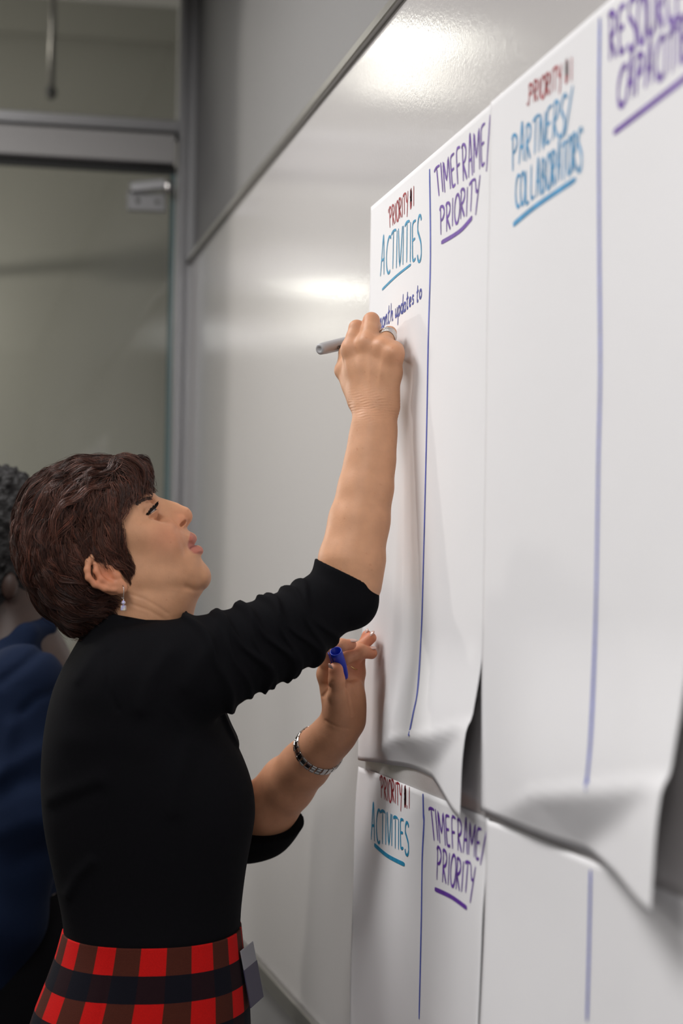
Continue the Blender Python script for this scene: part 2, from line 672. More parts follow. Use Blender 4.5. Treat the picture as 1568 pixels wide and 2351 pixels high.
def polygonise(fld, lo, hi, h, B=14):
    lo, hi = np.array(lo, float), np.array(hi, float)
    nb = np.ceil((hi - lo) / (h * B)).astype(int)
    br = B * h * math.sqrt(3) / 2
    gi = np.stack(np.meshgrid(*[np.arange(n) for n in nb], indexing='ij'), -1).reshape(-1, 3)
    cen = lo + (gi + 0.5) * B * h
    dc = fld.ev(cen)
    keep = np.abs(dc) < br * 1.25 + 0.012
    n1 = B + 1
    ax = np.arange(n1)
    loc = np.stack(np.meshgrid(ax, ax, ax, indexing='ij'), -1).reshape(-1, 3)
    tot = nb * B + 2
    big = tot.astype(np.int64)

    def gid(I):
        return (I[:, 0].astype(np.int64) * big[1] + I[:, 1]) * big[2] + I[:, 2]
    ids, pos, quads = [], [], []
    corners = [(i, j, k) for i in (0, 1) for j in (0, 1) for k in (0, 1)]
    edges = [(a, b) for ia, a in enumerate(corners) for b in corners[ia + 1:] if sum(abs(x - y) for x, y in zip(a, b)) == 1]
    for g, c in zip(gi[keep], cen[keep]):
        ops = fld.near(c, br)
        if ops is None:
            continue
        base = g * B
        v = fld.ev(lo + (base + loc) * h, ops).reshape(n1, n1, n1)
        s = v < 0
        if s.all() or not s.any():
            continue
        sl = lambda a: tuple(slice(o, o + B) for o in a)
        cnt = np.zeros((B, B, B))
        acc = np.zeros((B, B, B, 3))
        for a, b in edges:
            va, vb = v[sl(a)], v[sl(b)]
            x = (va < 0) != (vb < 0)
            t = np.where(x, va / np.where(x, va - vb, 1), 0)
            for q in range(3):
                acc[..., q] += np.where(x, a[q] + t * (b[q] - a[q]), 0)
            cnt += x
        I = np.argwhere(cnt > 0)
        if len(I) == 0:
            continue
        p = acc[tuple(I.T)] / cnt[tuple(I.T)][:, None]
        ids.append(gid(base + I))
        pos.append(lo + (base + I + p) * h)
        for q in range(3):
            o = [0, 0, 0]
            o[q] = 1
            s0, s1 = s[:B, :B, :B], s[sl(o)]
            E = np.argwhere(s0 != s1)
            if len(E) == 0:
                continue
            inside = s0[tuple(E.T)]
            a, b = (q + 1) % 3, (q + 2) % 3
            G = base + E
            ea, eb = np.zeros(3, int), np.zeros(3, int)
            ea[a], eb[b] = 1, 1
            Q = np.stack([gid(G - ea - eb), gid(G - eb), gid(G), gid(G - ea)], 1)
            ok = (G[:, a] > 0) & (G[:, b] > 0)
            Q[~inside] = Q[~inside][:, ::-1]
            quads.append(Q[ok])
    ids = np.concatenate(ids)
    pos = np.concatenate(pos)
    Q = np.concatenate(quads)
    order = np.argsort(ids)
    sid = ids[order]
    w = np.searchsorted(sid, Q)
    w = np.minimum(w, len(sid) - 1)
    ok = (sid[w] == Q).all(1)
    return pos, order[w[ok]]


def sines(P, freq, seed, n=6):
    r = np.random.default_rng(seed)
    out = 0
    for _ in range(n):
        k = r.normal(size=3)
        k *= freq * r.uniform(0.6, 1.5) / np.linalg.norm(k)
        out = out + np.sin(P @ k + r.uniform(0, 6.28))
    return out / math.sqrt(n)


def poly_sdf2(P, V):
    """signed distance of 2-D points to a closed polygon (negative inside)"""
    V = np.asarray(V, float)
    d = np.full(len(P), 1e9)
    ins = np.zeros(len(P), bool)
    for i in range(len(V)):
        a, b = V[i], V[(i + 1) % len(V)]
        e = b - a
        w = P - a
        t = np.clip((w @ e) / (e @ e + 1e-15), 0, 1)
        q = w - t[:, None] * e
        d = np.minimum(d, (q * q).sum(1))
        c = (a[1] > P[:, 1]) != (b[1] > P[:, 1])
        xx = a[0] + (P[:, 1] - a[1]) / (b[1] - a[1] + 1e-15) * e[0]
        ins ^= c & (P[:, 0] < xx)
    return np.sqrt(d) * np.where(ins, -1, 1)


def line_dist2(P, V):
    d = np.full(len(P), 1e9)
    V = np.asarray(V, float)
    for i in range(len(V) - 1):
        a, b = V[i], V[i + 1]
        e = b - a
        w = P - a
        t = np.clip((w @ e) / (e @ e + 1e-15), 0, 1)
        q = w - t[:, None] * e
        d = np.minimum(d, (q * q).sum(1))
    return np.sqrt(d)


def catmull(pts, n=6, closed=True):
    pts = np.asarray(pts, float)
    out = []
    m = len(pts)
    for i in range(m if closed else m - 1):
        p0, p1, p2, p3 = (pts[(i + j - 1) % m] if closed else pts[min(max(i + j - 1, 0), m - 1)] for j in range(4))
        for k in range(n):
            t = k / n
            out.append(0.5 * (2 * p1 + (p2 - p0) * t + (2 * p0 - 5 * p1 + 4 * p2 - p3) * t * t + (3 * p1 - p0 - 3 * p2 + p3) * t ** 3))
    if not closed:
        out.append(pts[-1])
    return np.array(out)


class Grid2:
    """2-D lookup table with bilinear sampling"""

    def __init__(self, lo, hi, h):
        self.lo, self.h = np.array(lo, float), h
        self.n = np.ceil((np.array(hi) - lo) / h).astype(int) + 1
        xs = [lo[i] + np.arange(self.n[i]) * h for i in range(2)]
        self.P = np.stack(np.meshgrid(*xs, indexing='ij'), -1).reshape(-1, 2)
        self.A = None

    def set(self, vals):
        self.A = vals.reshape(self.n)
        return self

    def blur(self, sig):
        k = int(3 * sig / self.h) + 1
        w = np.exp(-0.5 * (np.arange(-k, k + 1) * self.h / sig) ** 2)
        w /= w.sum()
        A = np.pad(self.A, k, mode='edge')
        A = np.apply_along_axis(lambda r: np.convolve(r, w, 'valid'), 0, A)
        A = np.apply_along_axis(lambda r: np.convolve(r, w, 'valid'), 1, A)
        return A

    def at(self, Q):
        g = (Q - self.lo) / self.h
        g = np.clip(g, 0, np.array(self.n) - 1.001)
        i = g.astype(int)
        f = g - i
        A = self.A
        return (A[i[:, 0], i[:, 1]] * (1 - f[:, 0]) * (1 - f[:, 1]) + A[i[:, 0] + 1, i[:, 1]] * f[:, 0] * (1 - f[:, 1]) +
                A[i[:, 0], i[:, 1] + 1] * (1 - f[:, 0]) * f[:, 1] + A[i[:, 0] + 1, i[:, 1] + 1] * f[:, 0] * f[:, 1])


# =================================================================== THE ROOM
XL, YB, FLOOR = -4.2, -3.2, 0.0
BOARD_T = 0.012            # the board stands this proud of the wall
PAPER_X = WALL_X           # board face
WX = WALL_X + BOARD_T      # wall face
box('floor', (XL - 0.1, YB - 0.1, -0.1), (2.4, 7.0, 0.0), M['carpet'], kind='structure')
box('ceiling', (XL - 0.1, YB - 0.1, CEIL), (WX + 0.1, END_Y + 0.06, CEIL + 0.1), M['ceiling'], kind='structure')
box('wall_right', (WX, YB - 0.1, 0), (WX + 0.12, END_Y + 0.05, CEIL + 0.5), M['wall_cover'], kind='structure')
box('wall_left', (XL - 0.1, YB, 0), (XL, END_Y, CEIL), M['paint'], kind='structure')
box('wall_back', (XL, YB - 0.1, 0), (WX, YB, CEIL), M['paint'], kind='structure')
box('wall_end', (XL, END_Y, 0), (-1.2, END_Y + 0.1, CEIL), M['paint'], kind='structure')
box('wall_corridor', (XL, 6.75, 0), (2.4, 6.85, 3.45), M['corridor_wall'], kind='structure')
box('ceiling_corridor', (XL, END_Y + 0.06, 3.45), (2.4, 6.85, 3.55), M['ceiling'], kind='structure')
box('trim_corridor', (-1.2, 6.70, 3.33), (2.4, 6.75, 3.45), M['corridor_wall'], kind='structure')
box('baseboard_right', (WX - 0.012, YB, 0), (WX, END_Y, 0.10), M['dark_gap'], kind='structure')


def zy(px, py):
    """height of a pixel on the end wall"""
    return on_end(px, py)[2]


def xe(px, py=700):
    return on_end(px, py)[0]


# glazed front: transom, header, door
z_r1, z_r0 = zy(200, 268), zy(200, 296)       # rail above the door
z_h1, z_h0 = zy(200, 305), zy(200, 372)       # door header panel
xj0, xj1 = xe(401), WX                        # jamb
t = 0.05
_w = MB()
_w.box((xj0, END_Y - 0.030, 0), (xj0 + 0.016, END_Y + t, CEIL), bev=0.002)
_w.box((xj0 + 0.016, END_Y - 0.014, 0), (xj0 + 0.024, END_Y + t, CEIL))
_w.box((xj0 + 0.024, END_Y - 0.026, 0), (xj1, END_Y + t, CEIL), bev=0.002)
_w.build('trim_1', M['aluminium'], kind='structure')
_w = MB()
_w.box((-1.2, END_Y - 0.02, z_r0 + 0.006), (xj0, END_Y + t, z_r1), bev=0.002)
_w.box((-1.2, END_Y - 0.028, z_r0), (xj0, END_Y + t, z_r0 + 0.010), bev=0.002)
_w.build('trim_2', M['aluminium'], kind='structure')
box('trim_3', (-1.2, END_Y - 0.005, z_h1), (xj0, END_Y + t * 0.8, z_r0), M['dark_gap'], kind='structure')
box('window_1', (-1.2, END_Y + 0.012, z_r1), (xj0, END_Y + 0.022, CEIL), M['glass'], kind='structure')
box('trim_4', (-1.25, END_Y - 0.03, 0), (-1.2, END_Y + t, CEIL), M['aluminium'], kind='structure')

door = empty('door_1', ((-0.45 + xj0) / 2, END_Y, 0.0), None, None)
door['kind'] = 'structure'
xd1 = xj0 - 0.004
box('header_panel', (-0.45, END_Y - 0.045, z_h0), (xd1 - 0.006, END_Y + 0.03, z_h1), M['header'], door, bev=0.003)
box('header_shadow_gap', (-0.45, END_Y - 0.01, z_h0 - 0.018), (xd1, END_Y + 0.02, z_h0), M['dark_gap'], door)  # dark strip stands in for the shadow gap below the header
box('glass_pane', (-0.45, END_Y + 0.0, 0.01), (xd1 - 0.012, END_Y + 0.012, z_h0 - 0.016), M['glass'], door)
box('glass_edge', (xd1 - 0.012, END_Y - 0.002, 0.01), (xd1, END_Y + 0.014, z_h0 - 0.016), M['glass_edge'], door)
# patch fitting and lever at the top of the door
fx0, fx1 = xe(291, 460), xe(386, 460)
fz0, fz1 = zy(338, 487), zy(338, 444)
fit = box('door_fitting', (fx0, END_Y - 0.016, fz0), (fx1 - 0.008, END_Y, fz1), M['aluminium'], door, bev=0.003)
for q in (0.25, 0.72):
    MB().lathe(np.array([fx0 + (fx1 - fx0) * q, END_Y - 0.016, (fz0 + fz1) / 2]), (0, -1, 0), [(0, 0.006), (0.002, 0.006), (0.0025, 0.0)], 12).build('screw', M['rail'], fit)
_m = MB()
a = np.array([fx0 + 0.004, END_Y - 0.028, zy(296, 436)])
b = np.array([fx1 - 0.012, END_Y - 0.034, zy(370, 428)])
ax_ = (b - a) / np.linalg.norm(b - a)
ay_ = np.array([0, 1.0, 0])
_m.box((0, -0.010, -0.013), (np.linalg.norm(b - a), 0.010, 0.013), (ax_, ay_, np.cross(ax_, ay_)), a, bev=0.003)
_m.build('lever_arm', M['aluminium'], door)
MB().lathe(np.array([fx1 - 0.006, END_Y - 0.045, zy(384, 452)]), (0, 0, 1),
           [(0, 0.0), (0, 0.010), (0.004, 0.0125), (0.03, 0.0125), (0.034, 0.010), (0.034, 0.0)], 16).build('pivot_knob', M['steel'], door)

# drop rod hanging in the corridor
pr = on_end(122, 130, 5.9)
p0 = on_end(117, 212, 5.9)
rod = empty('hanging_rod', (p0[0], p0[1], p0[2]), 'thin grey rod with a dark knob hanging from the corridor ceiling behind the glass', 'pendant')
MB().tube([(p0[0], p0[1], p0[2] + 0.01), (p0[0], p0[1], 3.45)], 0.010, 10).build('rod', M['rail'], rod)
MB().ellipsoid(p0, np.eye(3), (0.017, 0.017, 0.022)).build('knob', M['dark_gap'], rod, label='dark knob')

# lamps
for i, (x, y, z, sx, sy, p, c) in enumerate(LAMPS):
    e = empty('ceiling_light', (x, y, CEIL), 'flush rectangular ceiling light panel, ' + ('over the camera, near the whiteboard', 'over the woman, near the whiteboard', 'over the camera, far from the whiteboard', 'beyond the standing person, far from the whiteboard', 'behind the camera, near the whiteboard', 'behind the camera, far from the whiteboard')[i], 'light', 'room ceiling lights')
    m = MB()
    for (lo, hi) in (((x - sx / 2 - 0.03, y - sy / 2 - 0.03), (x - sx / 2, y + sy / 2 + 0.03)), ((x + sx / 2, y - sy / 2 - 0.03), (x + sx / 2 + 0.03, y + sy / 2 + 0.03)),
                     ((x - sx / 2, y - sy / 2 - 0.03), (x + sx / 2, y - sy / 2)), ((x - sx / 2, y + sy / 2), (x + sx / 2, y + sy / 2 + 0.03))):
        m.box((*lo, CEIL - 0.03), (*hi, CEIL))
    m.build('frame', M['aluminium'], e)
    box('diffuser', (x - sx / 2, y - sy / 2, CEIL - 0.02), (x + sx / 2, y + sy / 2, CEIL - 0.005), M['lens'], e)
for i, (x, y, z, r, p) in enumerate(CORRIDOR_LAMPS):
    e = empty('corridor_light', (x, y, z), ('round lamp hanging in the corridor just left of the glass door', 'wall lamp low on the corridor wall beyond the glass door', 'unseen round lamp added far left to brighten the corridor wall')[i], 'light')
    top = 3.45 if i != 1 else None
    MB().lathe(np.array([x, y, z]), (0, 0, 1), [(0, 0), (0, r * 0.96), (0.02, r), (0.03, r)], 24).build('diffuser', M['lens_hot'], e)
    m = MB().lathe(np.array([x, y, z]), (0, 0, 1), [(0.03, r), (0.06, r), (0.08, 0.02), (0.08, 0)], 24)
    if top:
        m.tube([(x, y, z + 0.07), (x, y, top)], 0.008, 8)
    else:
        m.box((x - 0.02, y, z + 0.03), (x + 0.02, 6.75, z + 0.06))
    m.build('housing', M['aluminium'], e)
    l = bpy.data.lights.new('corridor_lamp', 'POINT')
    l.energy = p
    l.shadow_soft_size = 0.08
    l.color = (1.0, 0.95, 0.88)
    lo = bpy.data.objects.new('corridor_lamp', l)
    lo.location = (x, y - 0.02, z - 0.10)
    C.objects.link(lo)

# =================================================================== WHITEBOARD
bt = on_wall(700, 276)[2]
bb = 1.45 - (on_wall(700, 276)[2] - 1.45) * 0 - 0.70
_p = on_wall(650, 2262)
bb = _p[2]
bl_y, br_y = END_Y - 0.035, 0.30
board = empty('whiteboard', (WX, (bl_y + br_y) / 2, bb), 'long glossy white board with grey metal rails fixed to the grey wall', 'whiteboard')
box('panel', (WALL_X, br_y, bb), (WX, bl_y, bt), M['board'], board)
m = MB()
m.box((WALL_X - 0.010, br_y, bt - 0.004), (WX, bl_y, bt + 0.012), bev=0.002)
m.box((WALL_X - 0.004, br_y, bt + 0.012), (WX, bl_y, bt + 0.020), bev=0.001)
m.build('top_rail', M['rail'], board)
m = MB()
m.box((WALL_X - 0.012, br_y, bb - 0.030), (WX, bl_y, bb + 0.003), bev=0.002)
m.build('bottom_rail', M['rail'], board)


# =================================================================== FLIP CHART SHEETS
class Sheet:
    def __init__(self, yl, yr, zt, zb, off, shear=0.0):
        self.yl, self.yr, self.zt, self.zb, self.off = yl, yr, zt, zb, off

    def st(self, y, z):
        return (self.yl - y) / (self.yl - self.yr), (self.zt - z) / (self.zt - self.zb)

    def pt(self, s, t, lift=0.0):
        s, t = np.asarray(s, float), np.asarray(t, float)
        o, dy, dz = self.off(s, t)
        return np.stack([PAPER_X - 0.0015 - o - lift, self.yl + (self.yr - self.yl) * s + dy, self.zt + (self.zb - self.zt) * t + dz], -1)

    def mesh(self, name, ns=64, nt=110):
        s, t = np.meshgrid(np.linspace(0, 1, ns), np.linspace(0, 1, nt), indexing='ij')
        V = self.pt(s.ravel(), t.ravel())
        i, j = np.meshgrid(np.arange(ns - 1), np.arange(nt - 1), indexing='ij')
        i, j = i.ravel(), j.ravel()
        F = np.stack([i * nt + j, i * nt + j + 1, (i + 1) * nt + j + 1, (i + 1) * nt + j], 1)
        return np_mesh(name, V, F)

    def px(self, x, y):
        """pixel on the flat sheet -> (s, t)"""
        p = on_wall(x, y, PAPER_X - 0.002)
        return self.st(p[1], p[2])


def inv_px(sh, pts):
    """pixels -> (s, t) on the curved sheet (a few fixed-point steps)"""
    pts = np.asarray(pts, float)
    r = np.stack([(pts[:, 0] - IW / 2) / FPX, -(pts[:, 1] - IH / 2) / FPX, -np.ones(len(pts))], 1) @ RM.T
    s = np.full(len(pts), 0.5)
    tt = np.full(len(pts), 0.5)
    for it in range(26):
        o, dy, dz = sh.off(s, tt)
        X = PAPER_X - 0.0015 - o
        p = CAM + r * (X / r[:, 0])[:, None]
        s1, t1 = sh.st(p[:, 1] - dy, p[:, 2] - dz)
        w = 1.0 if it == 0 else 0.5
        s, tt = s + w * (s1 - s), tt + w * (t1 - tt)
    return np.stack([s, tt], 1)


def bump2(s, t, s0, t0, ws, wt):
    return np.exp(-((s - s0) / ws) ** 2 - ((t - t0) / wt) ** 2)


def facets(s, t, V, vals, tris):
    """piecewise-flat creases: linear interpolation over a few triangles"""
    out = np.zeros(np.shape(s))
    V = np.asarray(V, float)
    for a, b, c in tris:
        A, B, Cc = V[a], V[b], V[c]
        den = (B[1] - Cc[1]) * (A[0] - Cc[0]) + (Cc[0] - B[0]) * (A[1] - Cc[1])
        l1 = ((B[1] - Cc[1]) * (s - Cc[0]) + (Cc[0] - B[0]) * (t - Cc[1])) / den
        l2 = ((Cc[1] - A[1]) * (s - Cc[0]) + (A[0] - Cc[0]) * (t - Cc[1])) / den
        l3 = 1 - l1 - l2
        m = (l1 >= -1e-6) & (l2 >= -1e-6) & (l3 >= -1e-6)
        out = np.where(m, l1 * vals[a] + l2 * vals[b] + l3 * vals[c], out)
    return out


def soft_facets(s, t, V, vals, tris):
    o = 0
    for ds, dt in ((0, 0), (.02, 0), (-.02, 0), (0, .006), (0, -.006)):
        o = o + facets(np.clip(s + ds, 0, 1), np.clip(t + dt, 0, 1), V, vals, tris) / 5
    return o


FOLD_V = [(.38, .945), (1.0, .885), (.56, 1.0), (1.0, 1.0), (.10, 1.0), (.20, .94)]
FOLD_T = [(0, 1, 2), (1, 3, 2), (0, 2, 4)]


def off_a(s, t):       # sheet being written on
    low = sstep(0.30, 1.0, t)
    o = 0.002 + 0.012 * low * np.exp(-(s / 0.22) ** 2)
    rip = np.sin(2 * math.pi * (s * 4.6 - 0.15 - 0.55 * (1 - t)))
    o = o + 0.0062 * sstep(0.25, 0.75, t) * rip * np.exp(-(s / 0.33) ** 2)
    o = o + 0.018 * sstep(0.76, 0.95, t) * sstep(0.08, 0.45, s)
    o = o + 0.003 * sstep(0.40, 1.0, t) * sstep(0.72, 1.0, s)
    o = o + soft_facets(s, t, FOLD_V, [0.004, 0.005, -0.025, 0.008, 0.0, 0.0], FOLD_T)
    o = o + 0.0012 * np.sin(7 * s + 3 * t) * sstep(0.05, 0.3, t)
    o = np.maximum(o, 0.0005)
    dz = 0.012 * sstep(0.9, 1.0, t) * np.exp(-((s - 0.5) / 0.3) ** 2) - 0.016 * sstep(0.9, 1, t) * sstep(0.6, 1, s)
    return o, 0 * s, dz


def off_b(s, t):       # near sheet, upper right
    o = 0.0045 + 0.003 * sstep(0.45, 1.0, t) + 0.018 * sstep(0.72, 0.95, t) * sstep(0.0, 0.45, s)
    o = o + 0.006 * sstep(0.55, 1.0, t) * sstep(0.75, 1.0, s)
    o = o + soft_facets(s, t, FOLD_V, [0.004, 0.006, -0.024, 0.012, 0.0, 0.0], FOLD_T)
    o = o + 0.0015 * np.sin(5 * s + 4 * t) * sstep(0.05, 0.3, t)
    o = np.maximum(o, 0.001)
    dz = -0.016 * sstep(0.9, 1, t) * sstep(0.6, 1, s)
    return o, 0 * s, dz


def off_c(s, t):       # lower left sheet
    o = 0.001 + 0.008 * bump2(s, t, 0.0, 0.08, 0.10, 0.10)
    o = o + 0.006 * np.exp(-(s / 0.10) ** 2) * sstep(0.05, 0.25, t)
    o = o + 0.003 * (1 + np.sin(6 * s + 5 * t)) * sstep(0.05, 0.4, t)
    o = o + 0.006 * sstep(0.88, 1.0, s) * sstep(0.0, 0.15, t) + 0.014 * sstep(0.465, 0.52, t)
    return o, 0 * s, 0 * s


def off_d(s, t):
    o = 0.001 + 0.005 * np.exp(-(s / 0.06) ** 2) + 0.004 * (1 + np.sin(5 * s + 3 * t)) * sstep(0.05, 0.4, t) + 0.014 * sstep(0.465, 0.52, t)
    return o, 0 * s, 0 * s


pa, pb = on_wall(857, 475), on_wall(1136, 238)
pb2 = on_wall(1138, 236)
p_bot = on_wall(836, 1741)
p_botb = on_wall(1122, 1862)
pc, pc2 = on_wall(833, 1765), on_wall(1129, 1873)
W1 = pa[1] - pb[1]
SH = {
    'a': Sheet(pa[1], pb[1], (pa[2] + pb[2]) / 2, p_bot[2], off_a),
    'b': Sheet(pb2[1], pb2[1] - 0.655, pb2[2], p_botb[2], off_b),
    'c': Sheet(pc[1], pc2[1] + 0.002, (pc[2] + pc2[2]) / 2, pc[2] - 0.84, off_c),
    'd': Sheet(pc2[1] - 0.004, pc2[1] - 0.68, pc2[2] - 0.004, pc2[2] - 0.84, off_d),
}
SL = {
    'a': 'white flip chart sheet with blue handwriting, curled lower edge, under the pen hand',
    'b': 'white flip chart sheet nearest the camera at upper right, with partners heading in sky blue',
    'c': 'lower white flip chart sheet below the one being written on, with small red heading',
    'd': 'lower white flip chart sheet at bottom right corner with only a blue line',
}
SO = {}
for k in 'abcd':
    o = link(SH[k].mesh('flip_chart_sheet'), 'flip_chart_sheet', M['paper'])
    prop(o, SL[k], 'paper', 'flip chart sheets on the whiteboard')
    md = o.modifiers.new('thickness', 'SOLIDIFY')
    md.thickness = 0.0004
    md.offset = 0
    SO[k] = o

# ------------------------------------------------------------------ handwriting
def arc(cx, cy, rx, ry, a0, a1, n=10):
    return [(cx + rx * math.cos(math.radians(a0 + (a1 - a0) * i / n)), cy + ry * math.sin(math.radians(a0 + (a1 - a0) * i / n))) for i in range(n + 1)]


GL = {
    'A': [[(0.08, 0), (0.30, 1), (0.42, 1.0), (0.62, 0)], [(0.12, 0.42), (0.62, 0.46)]],
    'C': [arc(0.55, 0.5, 0.42, 0.5, 60, 300)],
    'T': [[(0.0, 0.95), (0.35, 1.02), (0.75, 1.0)], [(0.36, 1.0), (0.36, 0)]],
    'I': [[(0.12, 1.0), (0.12, 0)]],
    'V': [[(0.0, 1), (0.30, 0), (0.62, 1)]],
    'E': [[(0.60, 0.98), (0.12, 0.93), (0.10, 0.5), (0.18, 0.05), (0.58, 0.06)], [(0.12, 0.53), (0.5, 0.55)]],
    'S': [arc(0.42, 0.74, 0.30, 0.27, 30, 200) + [(0.30, 0.55), (0.60, 0.35)] + arc(0.38, 0.13, 0.30, 0.22, 20, -170)],
    'P': [[(0.12, 0), (0.12, 1)], [(0.0, 0.9), (0.14, 1.0)] + arc(0.2, 0.75, 0.40, 0.25, 80, -90)],
    'R': [[(0.12, 0), (0.12, 1)], [(0.02, 0.92), (0.14, 1.0)] + arc(0.2, 0.75, 0.38, 0.25, 80, -90) + [(0.15, 0.48), (0.62, 0.0)]],
    'O': [arc(0.40, 0.5, 0.34, 0.5, 100, 470, 16)],
    'Y': [[(0.0, 1), (0.20, 0.55), (0.38, 0.55)], [(0.62, 1.0), (0.30, -0.25)]],
    'M': [[(0.05, 0), (0.10, 1), (0.42, 0.35), (0.78, 1), (0.86, 0)]],
    'F': [[(0.12, 0), (0.12, 0.95), (0.60, 1.0)], [(0.12, 0.52), (0.5, 0.55)]],
    'N': [[(0.08, 0), (0.08, 1), (0.62, 0), (0.64, 1)]],
    'L': [[(0.12, 1), (0.10, 0.05), (0.58, 0.0)]],
    'B': [[(0.12, 0), (0.12, 1)], arc(0.16, 0.76, 0.36, 0.24, 90, -90) + arc(0.16, 0.27, 0.44, 0.27, 90, -90)],
    'U': [[(0.08, 1), (0.10, 0.25)] + arc(0.36, 0.25, 0.26, 0.25, 180, 360) + [(0.62, 1)]],
    '1': [[(0.15, 1.0), (0.12, 0.0)]],
    '/': [[(0.50, 1.12), (0.05, -0.12)]],
    '#': [[(0.16, 0.0), (0.18, 1.0)], [(0.28, 0.02), (0.26, 1.0)], [(0.38, 0.05), (0.36, 1.05)], [(0.45, 0.15), (0.47, 0.9)], [(0.12, 0.1), (0.22, 0.95)], [(0.22, 0.0), (0.34, 1.05)], [(0.34, 0.1), (0.42, 0.92)], [(0.05, 0.35), (0.52, 0.42)], [(0.06, 0.62), (0.5, 0.68)],
          [(0.15, 0.2), (0.42, 0.55), (0.14, 0.6), (0.42, 0.85)]],
    '.': [[(0.10, 0.18), (0.12, 0.02)]],
    "'": [[(0.10, 0.95), (0.08, 0.75)]],
    ' ': [],
    'm': [[(0.0, 0.5), (0.05, 0)], [(0.05, 0.2), (0.2, 0.5), (0.28, 0.42), (0.28, 0)], [(0.28, 0.2), (0.45, 0.5), (0.54, 0.42), (0.56, 0.02), (0.66, 0.08)]],
    'o': [arc(0.24, 0.25, 0.2, 0.25, 100, 470, 12)],
    'n': [[(0.02, 0.5), (0.06, 0)], [(0.06, 0.2), (0.24, 0.5), (0.36, 0.42), (0.38, 0.02), (0.48, 0.08)]],
    't': [[(0.18, 0.95), (0.14, 0.12), (0.24, 0.0), (0.34, 0.08)], [(0.0, 0.55), (0.36, 0.62)]],
    'h': [[(0.06, 1.0), (0.06, 0)], [(0.06, 0.22), (0.24, 0.5), (0.36, 0.42), (0.38, 0.02), (0.46, 0.08)]],
    'u': [[(0.04, 0.5), (0.06, 0.12), (0.16, 0.0), (0.34, 0.15), (0.38, 0.5)], [(0.38, 0.5), (0.38, 0.05), (0.46, 0.05)]],
    'p': [[(0.06, 0.5), (0.04, -0.5)], arc(0.2, 0.25, 0.18, 0.25, 150, -150)],
    'd': [arc(0.2, 0.24, 0.18, 0.24, 40, 330), [(0.40, 1.0), (0.38, 0.0), (0.46, 0.06)]],
    'a': [arc(0.2, 0.24, 0.18, 0.24, 40, 330), [(0.38, 0.5), (0.36, 0.04), (0.46, 0.06)]],
    'e': [[(0.04, 0.24), (0.36, 0.30)] + arc(0.2, 0.26, 0.17, 0.24, 10, 320)],
    's': [[(0.34, 0.46), (0.16, 0.48), (0.10, 0.36), (0.30, 0.2), (0.28, 0.04), (0.04, 0.04)]],
    'g': [],
}
ADV = {'I': 0.34, '1': 0.3, ' ': 0.35, 'M': 1.0, '.': 0.25, "'": 0.25, '/': 0.5, '#': 0.6, 'm': 0.74, 'V': 0.66}


def text_strokes(word, q, slant=0.0, jit=0.02, seed=1):
    """word laid into a pixel quad (bl, br, tr, tl) -> list of pixel polylines"""
    r = random.Random(seed)
    adv = [ADV.get(c, 0.80 if c.isupper() else 0.54) for c in word]
    tot = sum(adv) - 0.12
    x, out = 0.0, []
    bl, br, tr, tl = [np.array(v, float) for v in q]
    for c, a in zip(word, adv):
        jy = r.uniform(-jit, jit) * 2
        for st in GL[c]:
            pts = []
            st = catmull(st, 4, False) if len(st) > 2 else np.array([(st[0][0] + (st[1][0] - st[0][0]) * i / 6 + (r.uniform(-jit, jit) * 0.4 if 0 < i < 6 else 0), st[0][1] + (st[1][1] - st[0][1]) * i / 6) for i in range(7)])
            for (u, v) in st:
                U = (x + u + slant * v) / tot
                v = v + jy
                pts.append((bl * (1 - U) + br * U) * (1 - v) + (tl * (1 - U) + tr * U) * v)
            out.append(np.array(pts))
        x += a
    return out


def ink(sh_key, strokes, width, m, name='lettering', label=None, wv=None):
    """ribbons of ink on a sheet; strokes in pixels; width across (s direction), wv along height"""
    sh = SH[sh_key]
    V, F = [], []
    H, Wd = sh.zt - sh.zb, sh.yl - sh.yr
    wv = wv or width
    for st in strokes:
        ST = inv_px(sh, st)
        P2 = ST * [Wd, H]
        # resample
        n = len(P2)
        T = np.gradient(P2, axis=0)
        T /= np.linalg.norm(T, axis=1)[:, None] + 1e-9
        Nn = np.stack([-T[:, 1], T[:, 0]], 1)
        hw = 0.5 * (np.abs(Nn[:, 0]) * width + np.abs(Nn[:, 1]) * wv)
        b = len(V)
        for i in range(n):
            e = 0.7 if i in (0, n - 1) else 1.0
            for sg in (-1, 1):
                q = (P2[i] + sg * Nn[i] * hw[i] * e) / [Wd, H]
                V.append(sh.pt(q[0], q[1], 0.0007))
        for i in range(n - 1):
            F.append((b + 2 * i, b + 2 * i + 1, b + 2 * i + 3, b + 2 * i + 2))
    me = np_mesh(name, np.array(V), np.array(F))
    return link(me, name, m, SO[sh_key], label=label)


def line_px(pts, n=8):
    return [catmull(pts, n, False)]


